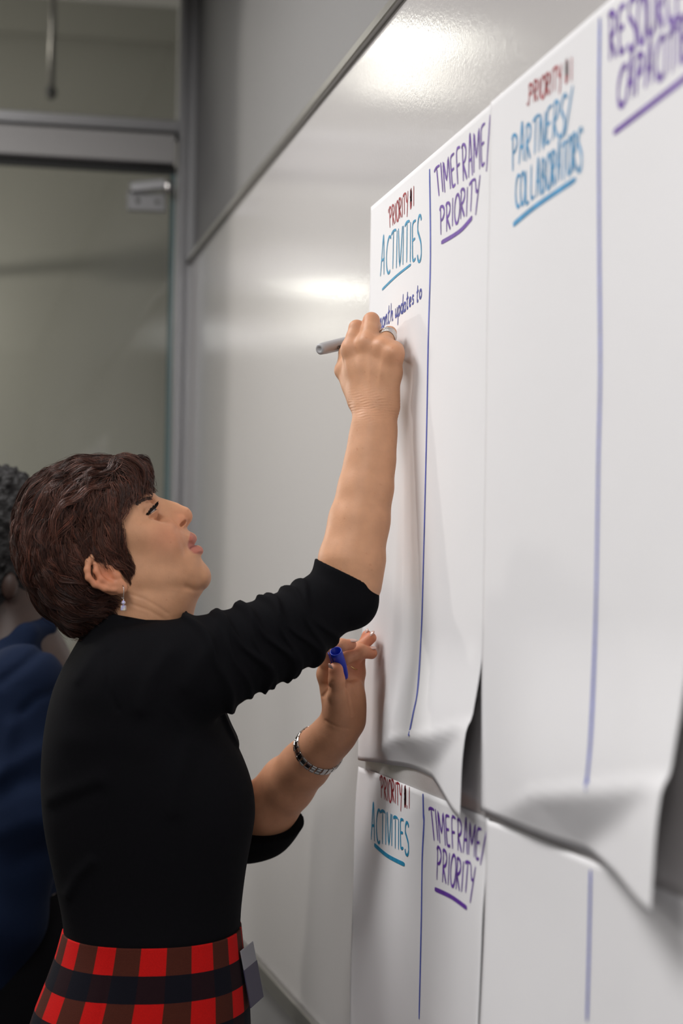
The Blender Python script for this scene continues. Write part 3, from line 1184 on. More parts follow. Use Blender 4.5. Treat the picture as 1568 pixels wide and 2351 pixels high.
# sheet being written on
ink('a', text_strokes("'PRIORITY # 1", [(893, 526), (951, 474), (951, 428), (892, 480)], seed=2), 0.0027, M['ink_red'], label='red heading')
ink('a', text_strokes('ACTIVITIES', [(873, 633), (968, 590), (968, 493), (876, 552)], seed=3), 0.0036, M['ink_cyan'], label='cyan heading', wv=0.0034)
ink('a', line_px([(878, 665), (909, 635), (944, 607)]), 0.006, M['ink_cyan'], 'underline', 'cyan underline', wv=0.0034)
ink('a', text_strokes('TIMEFRAME/', [(1003, 452), (1123, 376), (1124, 275), (997, 390)], seed=4), 0.0036, M['ink_purple'], label='purple heading', wv=0.0034)
ink('a', text_strokes('PRIORITY', [(1011, 541), (1100, 474), (1104, 403), (1010, 478)], seed=5), 0.0036, M['ink_purple'], label='purple heading second line', wv=0.0034)
ink('a', line_px([(1014, 557), (1056, 531), (1085, 499)]), 0.007, M['ink_purple'], 'underline', 'purple underline', wv=0.0055)
ink('a', text_strokes('month updates to', [(869, 760), (968, 684), (968, 646), (869, 716)], seed=6, slant=0.1), 0.0027, M['ink_blue'], label='blue handwriting', wv=0.003)
ink('a', line_px([(987, 388), (989, 587), (984, 780), (980, 1000), (972, 1330), (968, 1450), (960, 1580), (949, 1640), (939, 1690)], 6), 0.0058, M['ink_line'], 'column_line', 'blue column line')
# near sheet
ink('b', text_strokes('.PRIORITY # 1', [(1210, 244), (1314, 188), (1314, 132), (1212, 196)], seed=7), 0.0030, M['ink_red'], label='red heading')
ink('b', text_strokes('PARTNERS/', [(1176, 393), (1305, 296), (1313, 207), (1176, 312)], seed=8), 0.0038, M['ink_sky'], label='sky blue heading', wv=0.0034)
ink('b', text_strokes('COLLABORATORS', [(1183, 480), (1336, 386), (1338, 296), (1183, 408)], seed=9), 0.0038, M['ink_sky'], label='sky blue heading second line', wv=0.0034)
ink('b', line_px([(1179, 516), (1234, 471), (1323, 411)]), 0.008, M['ink_sky'], 'underline', 'sky blue underline', wv=0.006)
ink('b', line_px([(1378, 41), (1376, 286), (1377, 560), (1379, 850), (1375, 1050), (1369, 1400), (1358, 1680), (1346, 1812)], 6), 0.0062, M['ink_line'], 'column_line', 'blue column line')
ink('b', text_strokes('RESOURCES/', [(1398, 142), (1606, 15), (1606, -95), (1398, 34)], seed=10), 0.0042, M['ink_purple'], label='purple heading', wv=0.006)
ink('b', text_strokes('CAPACITIES', [(1414, 252), (1606, 120), (1606, 20), (1420, 163)], seed=11), 0.0042, M['ink_purple'], label='purple heading second line', wv=0.006)
ink('b', line_px([(1410, 305), (1477, 254), (1560, 190), (1598, 158)]), 0.008, M['ink_purple'], 'underline', 'purple underline', wv=0.006)
# lower left sheet
ink('c', text_strokes("'PRIORITY #. 1", [(873, 1830), (941, 1858), (941, 1808), (872, 1779)], seed=12), 0.0027, M['ink_red'], label='red heading')
ink('c', text_strokes('ACTIVITIES', [(852, 1926), (939, 1958), (939, 1890), (853, 1848)], seed=13), 0.0036, M['ink_cyan'], label='cyan heading', wv=0.0034)
ink('c', line_px([(860, 1939), (891, 1965), (930, 1985)]), 0.006, M['ink_cyan'], 'underline', 'cyan underline', wv=0.0055)
ink('c', text_strokes('TIMEFRAME/', [(992, 1925), (1110, 1978), (1117, 1905), (984, 1852)], seed=14), 0.0036, M['ink_purple'], label='purple heading', wv=0.0034)
ink('c', text_strokes('PRIORITY', [(1002, 2022), (1088, 2056), (1094, 1988), (1004, 1946)], seed=15), 0.0036, M['ink_purple'], label='purple heading second line', wv=0.0034)
ink('c', line_px([(999, 2041), (1037, 2059), (1073, 2085)]), 0.007, M['ink_purple'], 'underline', 'purple underline', wv=0.0055)
ink('c', line_px([(972, 1822), (973, 1868), (974, 1892), (970, 1978), (968, 2120), (963, 2340)], 6), 0.0058, M['ink_line'], 'column_line', 'blue column line')
ink('d', line_px([(1357, 1997), (1354, 2150), (1349, 2345)], 6), 0.0062, M['ink_line'], 'column_line', 'blue column line')

# =================================================================== THE WOMAN WRITING
D0 = 2.70
HO = cp(280, 1250, D0)
HW = -HO / np.linalg.norm(HO)                      # towards the camera
HU = np.array([1.0, 0, 0]) - HW * HW[0]
HU /= np.linalg.norm(HU)
HV = np.cross(HW, HU)
HA = np.stack([HU, HV, HW], 1)


def hp(px, py, w=0.0):
    """point of the head seen at a pixel, w metres nearer the camera than the head's mid-plane"""
    r = np.array([(px - IW / 2) / FPX, -(py - IH / 2) / FPX, -1.0])
    t = ((HO + HW * w) @ HW) / (r @ HW)
    return r * t


def h2(px, py, w=0.0):
    q = (hp(px, py, w) - HO) @ HA
    return q[:2]


def loc3(P):
    return (P - HO) @ HA


FACE = [(373, 1152), (384, 1168), (402, 1190), (420, 1208), (434, 1219), (446, 1229), (449, 1238), (446, 1247), (440, 1252), (452, 1255), (462, 1260), (465, 1266), (460, 1274), (461, 1283),
        (468, 1300), (476, 1317), (477, 1334), (465, 1351), (440, 1366), (380, 1392), (300, 1420), (200, 1425), (120, 1390), (75, 1330), (58, 1250), (72, 1165),
        (122, 1114), (190, 1084), (260, 1080), (312, 1098), (341, 1118), (360, 1138)]
FACE2 = catmull([h2(*p) for p in FACE], 4)
gface = Grid2((-0.19, -0.15), (0.16, 0.16), 0.001)
pf = poly_sdf2(gface.P, FACE2)
gface.set(pf)
_bl = gface.blur(0.007).ravel()
_bl2 = gface.blur(0.016).ravel()
w1 = sstep(0.003, 0.012, -pf)
w2 = sstep(0.012, 0.035, -pf)
gface.set((pf * (1 - w1) + _bl * w1) * (1 - w2) + _bl2 * w2)
WPTS = [(180, 1200, .076), (320, 1130, .064), (290, 1190, .070), (330, 1230, .066), (380, 1245, .061), (430, 1255, .050), (455, 1320, .044), (400, 1310, .056), (330, 1330, .062), (290, 1350, .060),
        (90, 1300, .070), (440, 1370, .046), (360, 1160, .058), (200, 1400, .058), (360, 1370, .056)]
gW = Grid2((-0.19, -0.15), (0.16, 0.16), 0.002)
num, den = 0, 0
for (x, y, w) in WPTS:
    dd = ((gW.P - h2(x, y)) ** 2).sum(1) + 1e-5
    num = num + w / dd ** 1.5
    den = den + 1 / dd ** 1.5
gW.set(num / den)
gW.set(gW.blur(0.012).ravel())
RF = 0.070


def sd_face(P):
    q = loc3(P)
    p2 = gface.at(q[:, :2])
    W = gW.at(q[:, :2])
    a = np.maximum(1 + p2 / RF, 0.0)
    b = np.abs(q[:, 2]) / W
    return ((a ** 2.1 + b ** 2.1) ** (1 / 2.1) - 1) * RF * 0.92


def groove(pts, amp, sig, w0=0.0):
    V = np.array([h2(x, y, w0) for x, y in pts])

    def f(d, P):
        q = loc3(P)
        return d + amp * np.exp(-(line_dist2(q[:, :2], V) / sig) ** 2)
    return f


head = Field()
head.fn(sd_face, HO, 0.26)
# neck
head.chain([(hp(345, 1345), .064), (hp(336, 1405), .0585), (hp(318, 1500), .060)], 0.02, 0.022)
# cheek and cheekbone, brow ridge, chin pad
for sg in (1, -1):
    head.ell(hp(368, 1245, .040 * sg) if sg > 0 else hp(368, 1245, -.040), (HU, HV, HW), (.026, .024, .020), 0.02)
    head.ell(hp(322, 1224, .052 * sg), (HU, HV, HW), (.024, .013, .012), 0.02)
    a = (hp(357, 1140, 0) - hp(322, 1160, 0))
head.ell(hp(462, 1322, 0), (HU, HV, HW), (.010, .012, .017), 0.014)
# nose
head.chain([(hp(371, 1161), .0075), (hp(402, 1171), .0078), (hp(422, 1181), .0088), (hp(427, 1185), .0080)], 0.006, 0.010)
head.chain([(hp(427, 1188), .0062), (hp(416, 1207), .0048)], 0.004)
head.chain([(hp(384, 1172), .011), (hp(410, 1192), .0125)], 0.006, 0.010)
for sg in (1, -1):
    head.ell(hp(411, 1198.5, .0135 * sg), (HU, HV, HW), (.0102, .0088, .0060), 0.0045)
    dn = hp(433, 1192, 0) - hp(413, 1209, 0)
    dn /= np.linalg.norm(dn)
    head.ell(hp(421, 1201.5, .0165 * sg), (dn, np.cross(HW, dn), HW), (.0072, .0026, .0056), 0.0015, 's')
# lips
dl = hp(445, 1249, 0) - hp(424, 1267, 0)
dl /= np.linalg.norm(dl)
for sg in (1, -1):
    head.cone(hp(440, 1236, .004 * sg), .0055, hp(427, 1262, .021 * sg), .0030, 0.006)
    head.cone(hp(453, 1264, .004 * sg), .0060, hp(428, 1269, .020 * sg), .0030, 0.006)
    head.cone(hp(450, 1252, .0 * sg), .0014, hp(424, 1268, .026 * sg), .0010, 0.003, 's')
# eye sockets, lids
for sg in (1, -1):
    head.ell(hp(357, 1172, .033 * sg), (HU, HV, HW), (.015, .015, .014), 0.016, 's')
    head.ell(hp(341, 1176, .033 * sg), (HU, HV, HW), (.0132, .0132, .0132), 0.006)
    fwd = hp(375, 1152, 0) - hp(335, 1182, 0)
    fwd /= np.linalg.norm(fwd)
    upf = np.cross(HW, fwd)
    head.ell(hp(353, 1171.5, .036 * sg), (fwd, upf, HW), (.0150, .0013, .0135), 0.0012, 's')
# creases (real folds of skin)
head.post(groove([(403, 1216), (411, 1236), (421, 1258), (424, 1272)], 0.0012, 0.0035, .03))
head.post(groove([(466, 1353), (445, 1354), (425, 1347)], 0.0012, 0.004, .02))
head.post(groove([(425, 1347), (380, 1352), (320, 1352)], 0.0022, 0.010, .045))
head.post(groove([(292, 1362), (330, 1374), (362, 1392), (385, 1408)], 0.0006, 0.0022, .055))
head.post(groove([(300, 1386), (345, 1402), (380, 1424)], 0.0006, 0.0022, .055))
head.post(groove([(328, 1196), (345, 1190), (362, 1178)], 0.0008, 0.0025, .04))
head.post(groove([(326, 1186), (336, 1170), (354, 1153)], 0.0009, 0.0022, .04))
# ears
for sg in (1, -1):
    E = lambda x, y, w: hp(x, y, w * sg)
    rim = [(228, 1280, .076), (213, 1279, .079), (203, 1290, .084), (200, 1308, .087), (203, 1326, .088), (218, 1342, .086), (240, 1351, .083), (262, 1354, .080)]
    ea = hp(262, 1352) - hp(208, 1284)
    ea /= np.linalg.norm(ea)
    head.ell(E(240, 1322, .076), (ea, np.cross(HW, ea), HW), (.030, .0165, .0055), 0.008)
    head.ell(E(252, 1322, .066), (ea, np.cross(HW, ea), HW), (.022, .014, .012), 0.010)
    head.ell(E(247, 1320, .086), (ea, np.cross(HW, ea), HW), (.0155, .0085, .0085), 0.004, 's')
    head.chain([(E(*p), .0041) for p in rim], 0.003)
    head.ell(E(277, 1347, .077), (ea, np.cross(HW, ea), HW), (.0105, .0085, .0048), 0.005)
    head.chain([(E(219, 1295, .081), .003), (E(221, 1312, .083), .0036), (E(232, 1331, .083), .0038), (E(252, 1342, .080), .0036), (E(268, 1340, .078), .003)], 0.004)
    head.ell(E(267, 1322, .076), (HU, HV, HW), (.0055, .0045, .0050), 0.004)

hv, hf = polygonise(head, HO + np.array([-.19, -.15, -.13]), HO + np.array([.16, .17, .13]), 0.00125)


def head_tint(P):
    q = loc3(P)
    t = np.ones((len(P), 3))

    def blend(mask, col):
        nonlocal t
        t = t * (1 - mask[:, None]) + t * np.array(col) * mask[:, None]
    w = np.abs(q[:, 2])
    up = [h2(x, y, .008) for x, y in [(437, 1222), (447, 1228), (453, 1238), (449, 1250), (440, 1255), (424, 1268), (421, 1266), (431, 1247)]]
    lo = [h2(x, y, .008) for x, y in [(421, 1266), (440, 1252), (452, 1253), (470, 1258), (470, 1268), (460, 1272), (440, 1270), (426, 1270)]]
    lipm = np.maximum(sstep(0.0012, -0.0008, poly_sdf2(q[:, :2], up)), sstep(0.0012, -0.0008, poly_sdf2(q[:, :2], lo))) * sstep(.030, .024, w)
    blend(lipm, (0.78, 0.52, 0.66))
    mouth = np.exp(-(line_dist2(q[:, :2], [h2(449, 1252), h2(438, 1256), h2(424, 1268)]) / .0014) ** 2) * sstep(.028, .024, w)
    blend(mouth, (0.45, 0.25, 0.28))
    ch = np.exp(-(((q[:, :2] - h2(385, 1232, .05)) / [.028, .024]) ** 2).sum(1)) * sstep(.01, .03, w)
    blend(ch * 0.7, (1.0, 0.80, 0.80))
    ns = np.exp(-(((q[:, :2] - h2(420, 1188)) / [.016, .014]) ** 2).sum(1))
    blend(ns * 0.8, (1.0, 0.82, 0.80))
    ear = sstep(.069, .078, w) * np.exp(-(((q[:, :2] - h2(240, 1322, .08)) / [.035, .030]) ** 2).sum(1))
    blend(ear, (1.0, 0.74, 0.70))
    lid = np.exp(-(((q[:, :2] - h2(345, 1165, .04)) / [.012, .010]) ** 2).sum(1)) * sstep(.012, .02, w)
    blend(lid * 0.8, (0.80, 0.76, 0.78))
    fr = sstep(1.55, 2.2, sines(P, 900, 11)) * 0.5
    blend(fr, (0.80, 0.70, 0.66))
    return t


# ------------------------------------------------------------------ right arm and writing hand
def ch(*pts):
    return [(cp(x, y, d), r) for x, y, d, r in pts]


rarm = Field()
rarm.chain(ch((798, 1398, 2.665, .030), (807, 1345, 2.668, .0345), (807, 1290, 2.672, .0408), (824, 1200, 2.683, .0375), (840, 1120, 2.692, .0335), (851, 1050, 2.700, .0300), (858, 990, 2.708, .0275), (862, 940, 2.715, .0262)), 0.02)
# back of the hand: four metacarpals
meta = [((838, 930, 2.722, .0175), (806, 801, 2.737, .0118)), ((854, 930, 2.716, .0185), (845, 788, 2.722, .0122)),
        ((872, 930, 2.712, .0185), (880, 798, 2.707, .0115)), ((888, 930, 2.708, .0165), (906, 812, 2.694, .0098))]
for a, b in meta:
    rarm.chain(ch(a, b), 0.014)
for a, b in (((842, 920, 2.738, .016), (818, 822, 2.756, .0130)), ((880, 920, 2.728, .016), (893, 832, 2.716, .0120)), ((860, 920, 2.736, .016), (858, 815, 2.742, .0130))):
    rarm.chain(ch(a, b), 0.014)
rarm.chain(ch((806, 801, 2.737, .0118), (812, 775, 2.741, .0106), (819, 753, 2.748, .0105), (833, 758, 2.795, .0092), (853, 769, 2.857, .0078)), 0.0028, 0.010)
rarm.chain(ch((845, 788, 2.722, .0122), (850, 760, 2.732, .0112), (853, 736, 2.745, .0112), (858, 750, 2.795, .0098), (862, 784, 2.860, .0078)), 0.0028, 0.010)
rarm.chain(ch((880, 798, 2.707, .0115), (887, 780, 2.725, .0100), (894, 766, 2.755, .0096), (884, 790, 2.790, .0084), (872, 798, 2.805, .0078)), 0.0028, 0.010)
rarm.chain(ch((906, 812, 2.694, .0098), (910, 802, 2.708, .0092), (904, 808, 2.738, .0082), (893, 818, 2.755, .0076)), 0.0028, 0.014)
rarm.chain(ch((826, 915, 2.738, .0165), (789, 851, 2.766, .0118), (796, 812, 2.792, .0105), (826, 800, 2.840, .0086)), 0.006, 0.016)
rarm.cone(cp(815, 880, 2.752), .012, cp(808, 830, 2.760), .010, 0.014)
# the line of the knuckles
rarm.chain(ch((808, 806, 2.743, .0105), (846, 796, 2.731, .0112), (880, 806, 2.716, .0108), (903, 818, 2.703, .0098)), 0.012)
rarm.chain(ch((822, 850, 2.738, .0115), (852, 842, 2.728, .0118), (880, 848, 2.718, .0115), (900, 855, 2.712, .0105)), 0.016)


def wrist_folds(d, P):
    y = (P[:, 1] - cp(862, 930, 2.71)[1])
    x = P[:, 0]
    m = np.exp(-((y + .004) / .022) ** 2) * (P[:, 2] > -2.725)
    return d + 0.00034 * m * np.sin(y * 1750 + 2.2 * np.sin(x * 90) + 1.2 * np.sin(x * 260 + y * 300)) + 0.0003 * sines(P, 160, 3) * 0.8


rarm.post(wrist_folds)


def tendons(d, P):
    y = P[:, 1] - cp(862, 870, 2.71)[1]
    m = np.exp(-((y - .01) / .03) ** 2) * (P[:, 2] > -2.74)
    dd = d
    for a, b in (((850, 915), (846, 800)), ((866, 915), (880, 805)), ((836, 915), (812, 812))):
        A, B = cp(*a, 2.72)[:2], cp(*b, 2.72)[:2]
        dd = dd - 0.0010 * m * np.exp(-(line_dist2(P[:, :2], [A, B]) / .0035) ** 2)
    return dd


rarm.post(tendons)
rv, rf = polygonise(rarm, cp(720, 1430, 2.70) + [-.02, 0, -.16], cp(935, 700, 2.70) + [.01, .01, .07], 0.0013)


def arm_tint(P):
    t = np.ones((len(P), 3))
    for (x, y, d) in ((806, 795, 2.737), (846, 785, 2.72), (882, 795, 2.707), (907, 815, 2.692), (820, 745, 2.745), (854, 725, 2.745)):
        m = np.exp(-(((P - cp(x, y, d)) / .014) ** 2).sum(1))[:, None] * 0.6
        t = t * (1 - m) + t * np.array([1.0, .86, .84]) * m
    f = sstep(1.45, 2.0, sines(P, 800, 21))[:, None] * 0.5
    t = t * (1 - f) + t * np.array([.80, .66, .58]) * f
    v = sstep(1.0, 2.2, sines(P * [1, .35, 1], 260, 5))[:, None] * 0.18
    t = t * (1 - v) + t * np.array([.80, .86, .95]) * v
    return t


# ------------------------------------------------------------------ left arm and hand
larm = Field()
larm.chain(ch((590, 1890, 2.965, .040), (618, 1850, 2.945, .0405), (660, 1800, 2.915, .0375), (700, 1757, 2.883, .0330), (735, 1718, 2.857, .0298), (770, 1682, 2.837, .0270), (788, 1660, 2.829, .0255)), 0.02)
for a, b in (((775, 1655, 2.827, .019), (750, 1548, 2.820, .0130)), ((788, 1655, 2.831, .019), (772, 1535, 2.833, .0125)),
             ((800, 1655, 2.835, .018), (798, 1534, 2.842, .0120)), ((808, 1652, 2.839, .016), (820, 1545, 2.849, .0108))):
    larm.chain(ch(a, b), 0.014)
larm.ell(cp(782, 1612, 2.810), (np.array([.25, .97, 0]), np.array([.97, -.25, 0]), np.array([0, 0, 1.])), (.030, .019, .016), 0.014)
larm.ell(cp(818, 1610, 2.827), np.eye(3), (.013, .030, .015), 0.012)
larm.chain(ch((785, 1632, 2.810, .017), (775, 1594, 2.791, .0132), (773, 1562, 2.779, .0112), (771, 1538, 2.777, .0105)), 0.005, 0.014)
larm.chain(ch((750, 1548, 2.820, .0130), (751, 1520, 2.809, .0108), (757, 1494, 2.800, .0102), (783, 1481, 2.799, .0092), (806, 1480, 2.807, .0076)), 0.003, 0.008)
larm.chain(ch((772, 1535, 2.833, .0120), (793, 1508, 2.819, .0102), (826, 1494, 2.825, .0098), (853, 1500, 2.837, .0086)), 0.003, 0.008)
larm.chain(ch((798, 1534, 2.842, .0118), (818, 1505, 2.835, .0098), (826, 1488, 2.841, .0092), (851, 1465, 2.845, .0080)), 0.003, 0.008)
larm.chain(ch((820, 1545, 2.849, .0105), (826, 1500, 2.853, .0086), (842, 1458, 2.855, .0070)), 0.003, 0.008)


def palm_folds(d, P):
    for pts, a in (([(792, 1575), (800, 1600), (808, 1640)], .0012), ([(795, 1565), (815, 1562), (836, 1560)], .0009), ([(742, 1600), (757, 1580), (764, 1560)], .0010),
                   ([(748, 1655), (775, 1668), (800, 1672)], .0006), ([(742, 1570), (756, 1573)], .0006)):
        V = [cp(x, y, 2.805)[:2] for x, y in pts]
        d = d + a * np.exp(-(line_dist2(P[:, :2], V) / .0022) ** 2) * (P[:, 2] > -2.830)
    return d + 0.0003 * sines(P, 160, 8)


larm.post(palm_folds)
lv, lf = polygonise(larm, cp(540, 1960, 2.865) + [-.02, -.01, -.16], cp(880, 1440, 2.865) + [.0, .01, .14], 0.0013)


def larm_tint(P):
    t = np.ones((len(P), 3)) * np.array([0.97, 0.90, 0.90])
    for (x, y, d) in ((806, 1480, 2.805), (853, 1500, 2.835), (851, 1465, 2.845), (842, 1458, 2.855), (771, 1538, 2.775), (818, 1530, 2.835)):
        m = np.exp(-(((P - cp(x, y, d)) / .016) ** 2).sum(1))[:, None] * 0.8
        t = t * (1 - m) + t * np.array([1.05, .80, .78]) * m
    f = sstep(1.6, 2.1, sines(P, 800, 22))[:, None] * 0.4
    return t * (1 - f) + t * np.array([.80, .66, .58]) * f


# ------------------------------------------------------------------ hidden torso and legs (coarse)
TD = 2.72
base = c2w(cp(350, 2100, TD))
PERSON = np.array([base[0], base[1], 0.0])
tor = Field()


def wv3(x, y, z):
    return w2c(np.array([[x, y, z]]))[0]


bx, by = base[0], base[1]
tor.chain([(cp(335, 1490, 2.70), .055), (cp(330, 1600, 2.72), .085), (cp(340, 1750, 2.72), .105), (cp(345, 1950, 2.72), .10), (cp(350, 2150, 2.72), .10), (cp(345, 2300, 2.72), .10)], 0.04)
tor.chain([(cp(310, 1540, 2.60), .045), (cp(600, 1485, 2.64), .036), (cp(700, 1432, 2.65), .030), (cp(798, 1378, 2.668), .024)], 0.03)
tor.chain([(cp(330, 1560, 2.86), .045), (cp(450, 1740, 2.91), .038), (cp(588, 1888, 2.962), .036)], 0.03)
for sg in (-1, 1):
    tor.chain([(wv3(bx, by + sg * .070, .84), .068), (wv3(bx + .01, by + sg * .080, .50), .050), (wv3(bx - .01, by + sg * .085, .30), .050), (wv3(bx - .02, by + sg * .085, .09), .034)], 0.03)
    tor.chain([(wv3(bx - .03, by + sg * .085, .045), .032), (wv3(bx + .07, by + sg * .095, .035), .030), (wv3(bx + .13, by + sg * .10, .025), .022)], 0.03)
tv, tf = polygonise(tor, w2c(np.array([[bx, by, 0.8]]))[0] + [-.45, -.95, -.55], w2c(np.array([[bx, by, 0.8]]))[0] + [.6, .95, .55], 0.010, 10)

woman = empty('person', tuple(PERSON), 'woman with short auburn hair, black sweater and red plaid skirt, writing on the sheet', 'person')
VV = np.concatenate([hv, rv, lv, tv])
TT = np.concatenate([head_tint(hv), arm_tint(rv), larm_tint(lv), np.ones((len(tv), 3))])
o1, o2, o3 = len(hv), len(hv) + len(rv), len(hv) + len(rv) + len(lv)
FF = np.concatenate([hf, rf + o1, lf + o2, tf + o3])
body = link(np_mesh('body', c2w(VV), FF, True, TT), 'body', M['skin'], woman)

# ------------------------------------------------------------------ sweater
ROWS = np.array([   # y pixel, back edge, front edge, half width towards the camera (m)
    (1425, 235, 405, .060), (1455, 196, 430, .095), (1490, 170, 455, .140), (1540, 141, 480, .168), (1600, 122, 503, .178), (1650, 113, 520, .178), (1700, 106, 543, .176), (1770, 101, 574, .172),
    (1840, 102, 592, .165), (1900, 106, 588, .158), (1960, 118, 575, .150), (2010, 127, 566, .143), (2060, 138, 558, .136), (2125, 150, 550, .131), (2160, 150, 550, .130), (2200, 150, 550, .128)], float)
RY = -(ROWS[:, 0] - IH / 2) / FPX * TD
RC = ((ROWS[:, 1] + ROWS[:, 2]) / 2 - IW / 2) / FPX * TD
RX = (ROWS[:, 2] - ROWS[:, 1]) / 2 / FPX * TD


def sd_loft(P, Y, Cx, Rx, Rz, zc, e=2.25):
    y = P[:, 1]
    yy, cx, rx, rz = Y[::-1], Cx[::-1], Rx[::-1], Rz[::-1]
    c = np.interp(y, yy, cx)
    a = np.interp(y, yy, rx)
    b = np.interp(y, yy, rz)
    k = ((np.abs(P[:, 0] - c) / a) ** e + (np.abs(P[:, 2] - zc) / b) ** e + 1e-9) ** (1 / e)
    d = (k - 1) * np.minimum(a, b) * 0.92
    return np.maximum(d, np.maximum(y - yy[-1], yy[0] - y) * 1.0)


# smooth the table so the silhouette runs in curves
_yf = np.linspace(RY[0], RY[-1], 80)
_sm = lambda A: np.convolve(np.pad(np.interp(-_yf, -RY, A), 4, mode='edge'), np.ones(9) / 9, 'valid')
TY, TC, TX, TZ = _yf, _sm(RC), _sm(RX), _sm(ROWS[:, 3])
sw = Field()
sw.fn(lambda P: sd_loft(P, TY, TC, TX, TZ, -TD), np.array([TC.mean(), TY.mean(), -TD]), 0.62)
# right sleeve
sl = ch((305, 1548, 2.605, .058), (400, 1537, 2.610, .0585), (480, 1525, 2.620, .0610), (595, 1478, 2.640, .0540), (680, 1440, 2.650, .0495), (748, 1386, 2.660, .0415), (795, 1366, 2.667, .0400))
sw.chain(sl, 0.025, 0.05)
sw.chain(ch((797, 1368, 2.667, .0400), (796, 1318, 2.671, .0440), (800, 1250, 2.678, .0440)), 0.012)
sw.ell(cp(820, 1389, 2.667), np.eye(3), (.0235, .0270, .030), 0.02)
# left sleeve
sw.chain(ch((330, 1565, 2.840, .070), (450, 1740, 2.910, .061), (560, 1895, 2.960, .049), (600, 1885, 2.955, .048), (640, 1850, 2.935, .046)), 0.025, 0.05)
# collar
sw.chain([(hp(333, 1408), .0640), (hp(312, 1480), .068)], 0.02, 0.03)


# folds pushed up along the right sleeve
A1, A2 = cp(470, 1525, 2.62), cp(760, 1390, 2.66)
AD = (A2 - A1) / np.linalg.norm(A2 - A1)
AN = np.array([-AD[1], AD[0], 0])
FOLD = [(.004, 1.0, .0060), (.032, 0.6, .0042), (.049, 1.0, .0048), (.066, 0.8, .0044), (.083, 1.1, .0052), (.102, 1.0, .0046), (.119, 0.8, .0046), (.137, 0.9, .0048), (.156, .7, .005), (-.075, .5, .007)]


def sleeve_folds(d, P):
    q = P - A1
    a = q @ AD
    n = q @ AN
    w = q[:, 2]
    mask = sstep(-.10, .0, a) * sstep(.205, .17, a) * sstep(-.11, -.03, n + .06)
    s = a + 0.10 * n * (0.35 + 2.0 * (n < 0) * 0.3) + 0.006 * np.sin(n * 55 + 1.3) + 0.005 * np.sin(w * 60 + a * 30)
    b = 0
    for c, h, sg in FOLD:
        cc = c + 0.006 * np.sin(40 * n + c * 190)
        b = b + h * np.exp(-((s - cc) / sg) ** 2)
    return d - mask * (0.0062 * b - 0.0022)


sw.post(sleeve_folds)


def torso_folds(d, P):
    for pts, a, sg in (([(105, 1850), (150, 1825), (230, 1790)], -.0025, .012), ([(110, 1868), (160, 1845), (220, 1815)], .0016, .010), ([(140, 2075), (170, 2020), (205, 1985)], -.003, .008),
                       ([(250, 1500), (255, 1580), (275, 1625)], .0016, .004), ([(385, 1500), (350, 1560), (330, 1620)], -.004, .012), ([(500, 1430), (490, 1480), (430, 1570)], -.0035, .012),
                       ([(175, 1560), (220, 1500), (260, 1460)], -.002, .008), ([(430, 1720), (410, 1800), (400, 1860)], -.003, .012), ([(160, 1700), (250, 1690), (330, 1700)], -.002, .02)):
        V = [cp(x, y, 2.56)[:2] for x, y in pts]
        d = d + a * np.exp(-(line_dist2(P[:, :2], V) / sg) ** 2) * sstep(-2.74, -2.66, P[:, 2])
    return d + 0.0012 * sines(P, 26, 12)


sw.post(torso_folds)
# cuts: right cuff, left cuff, collar, and the openings inside them
cuN = np.array([.42, .907, 0.0])
cuP = cp(792, 1312.5, 2.67)
sw.fn(lambda P: np.where(P[:, 0] > cp(690, 0, 2.67)[0], (P - cuP) @ cuN, -1.0), cuP, 0.10, 0.003, 'i')
sw.chain(ch((800, 1338, 2.669, .0345), (803, 1300, 2.672, .0415), (812, 1240, 2.678, .0415)), 0.003, kind='s')
lcP, lcN = cp(607, 1893, 2.945), (cp(700, 1757, 2.968) - cp(600, 1880, 3.04))
lcN = lcN / np.linalg.norm(lcN)
lcN = lcN * 0.8 + np.array([-.45, .30, 0])
lcN /= np.linalg.norm(lcN)
sw.fn(lambda P: np.where((P[:, 2] < -2.86) & (P[:, 0] > cp(540, 0, 2.93)[0]), (P - lcP) @ lcN, -1.0), lcP, 0.13, 0.003, 'i')
coP = hp(312, 1419, .06)
coN = HU * 0.17 + HV * 0.985
sw.fn(lambda P: np.where((np.abs(P[:, 2] - coP[2] + .06) < .075) & (P[:, 0] < cp(425, 0, 2.66)[0]), (P - coP) @ coN, -1.0), coP, 0.16, 0.003, 'i')
sv, sf = polygonise(sw, cp(60, 2190, 2.72) + [-.01, 0, -.42], cp(900, 1230, 2.72) + [.0, .0, .25], 0.0024)
sweater = link(np_mesh('sweater', c2w(sv), sf), 'sweater', M['sweater'], woman, label='black knit sweater with pushed up sleeves')

# ------------------------------------------------------------------ skirt
SK = np.array([(2128, 148, 552, .136), (2180, 134, 557, .142), (2240, 112, 566, .150), (2300, 88, 571, .158), (2360, 68, 573, .165), (2600, 20, 590, .180), (2860, -10, 605, .190)], float)
nr, na = 60, 192
V, UV = [], []
for i in range(nr):
    y = SK[0, 0] + (SK[-1, 0] - SK[0, 0]) * (i / (nr - 1)) ** 1.3
    lft, rgt, dz = (np.interp(y, SK[:, 0], SK[:, j]) for j in (1, 2, 3))
    cx, rx = ((lft + rgt) / 2 - IW / 2) / FPX * TD, (rgt - lft) / 2 / FPX * TD
    yy = -(y - IH / 2) / FPX * TD
    for k in range(na):
        a = 2 * math.pi * k / na
        ca, sa = math.cos(a), math.sin(a)
        e = 2 / 2.25
        pl = 1 + 0.012 * (i / nr) * math.sin(9 * a + 1.0) - 0.010 * math.exp(-((a - 1.85) / 0.035) ** 2) * min(1, i / 6)
        V.append((cx + rx * pl * math.copysign(abs(ca) ** e, ca), yy, -TD + dz * pl * math.copysign(abs(sa) ** e, sa)))
V = np.array(V)
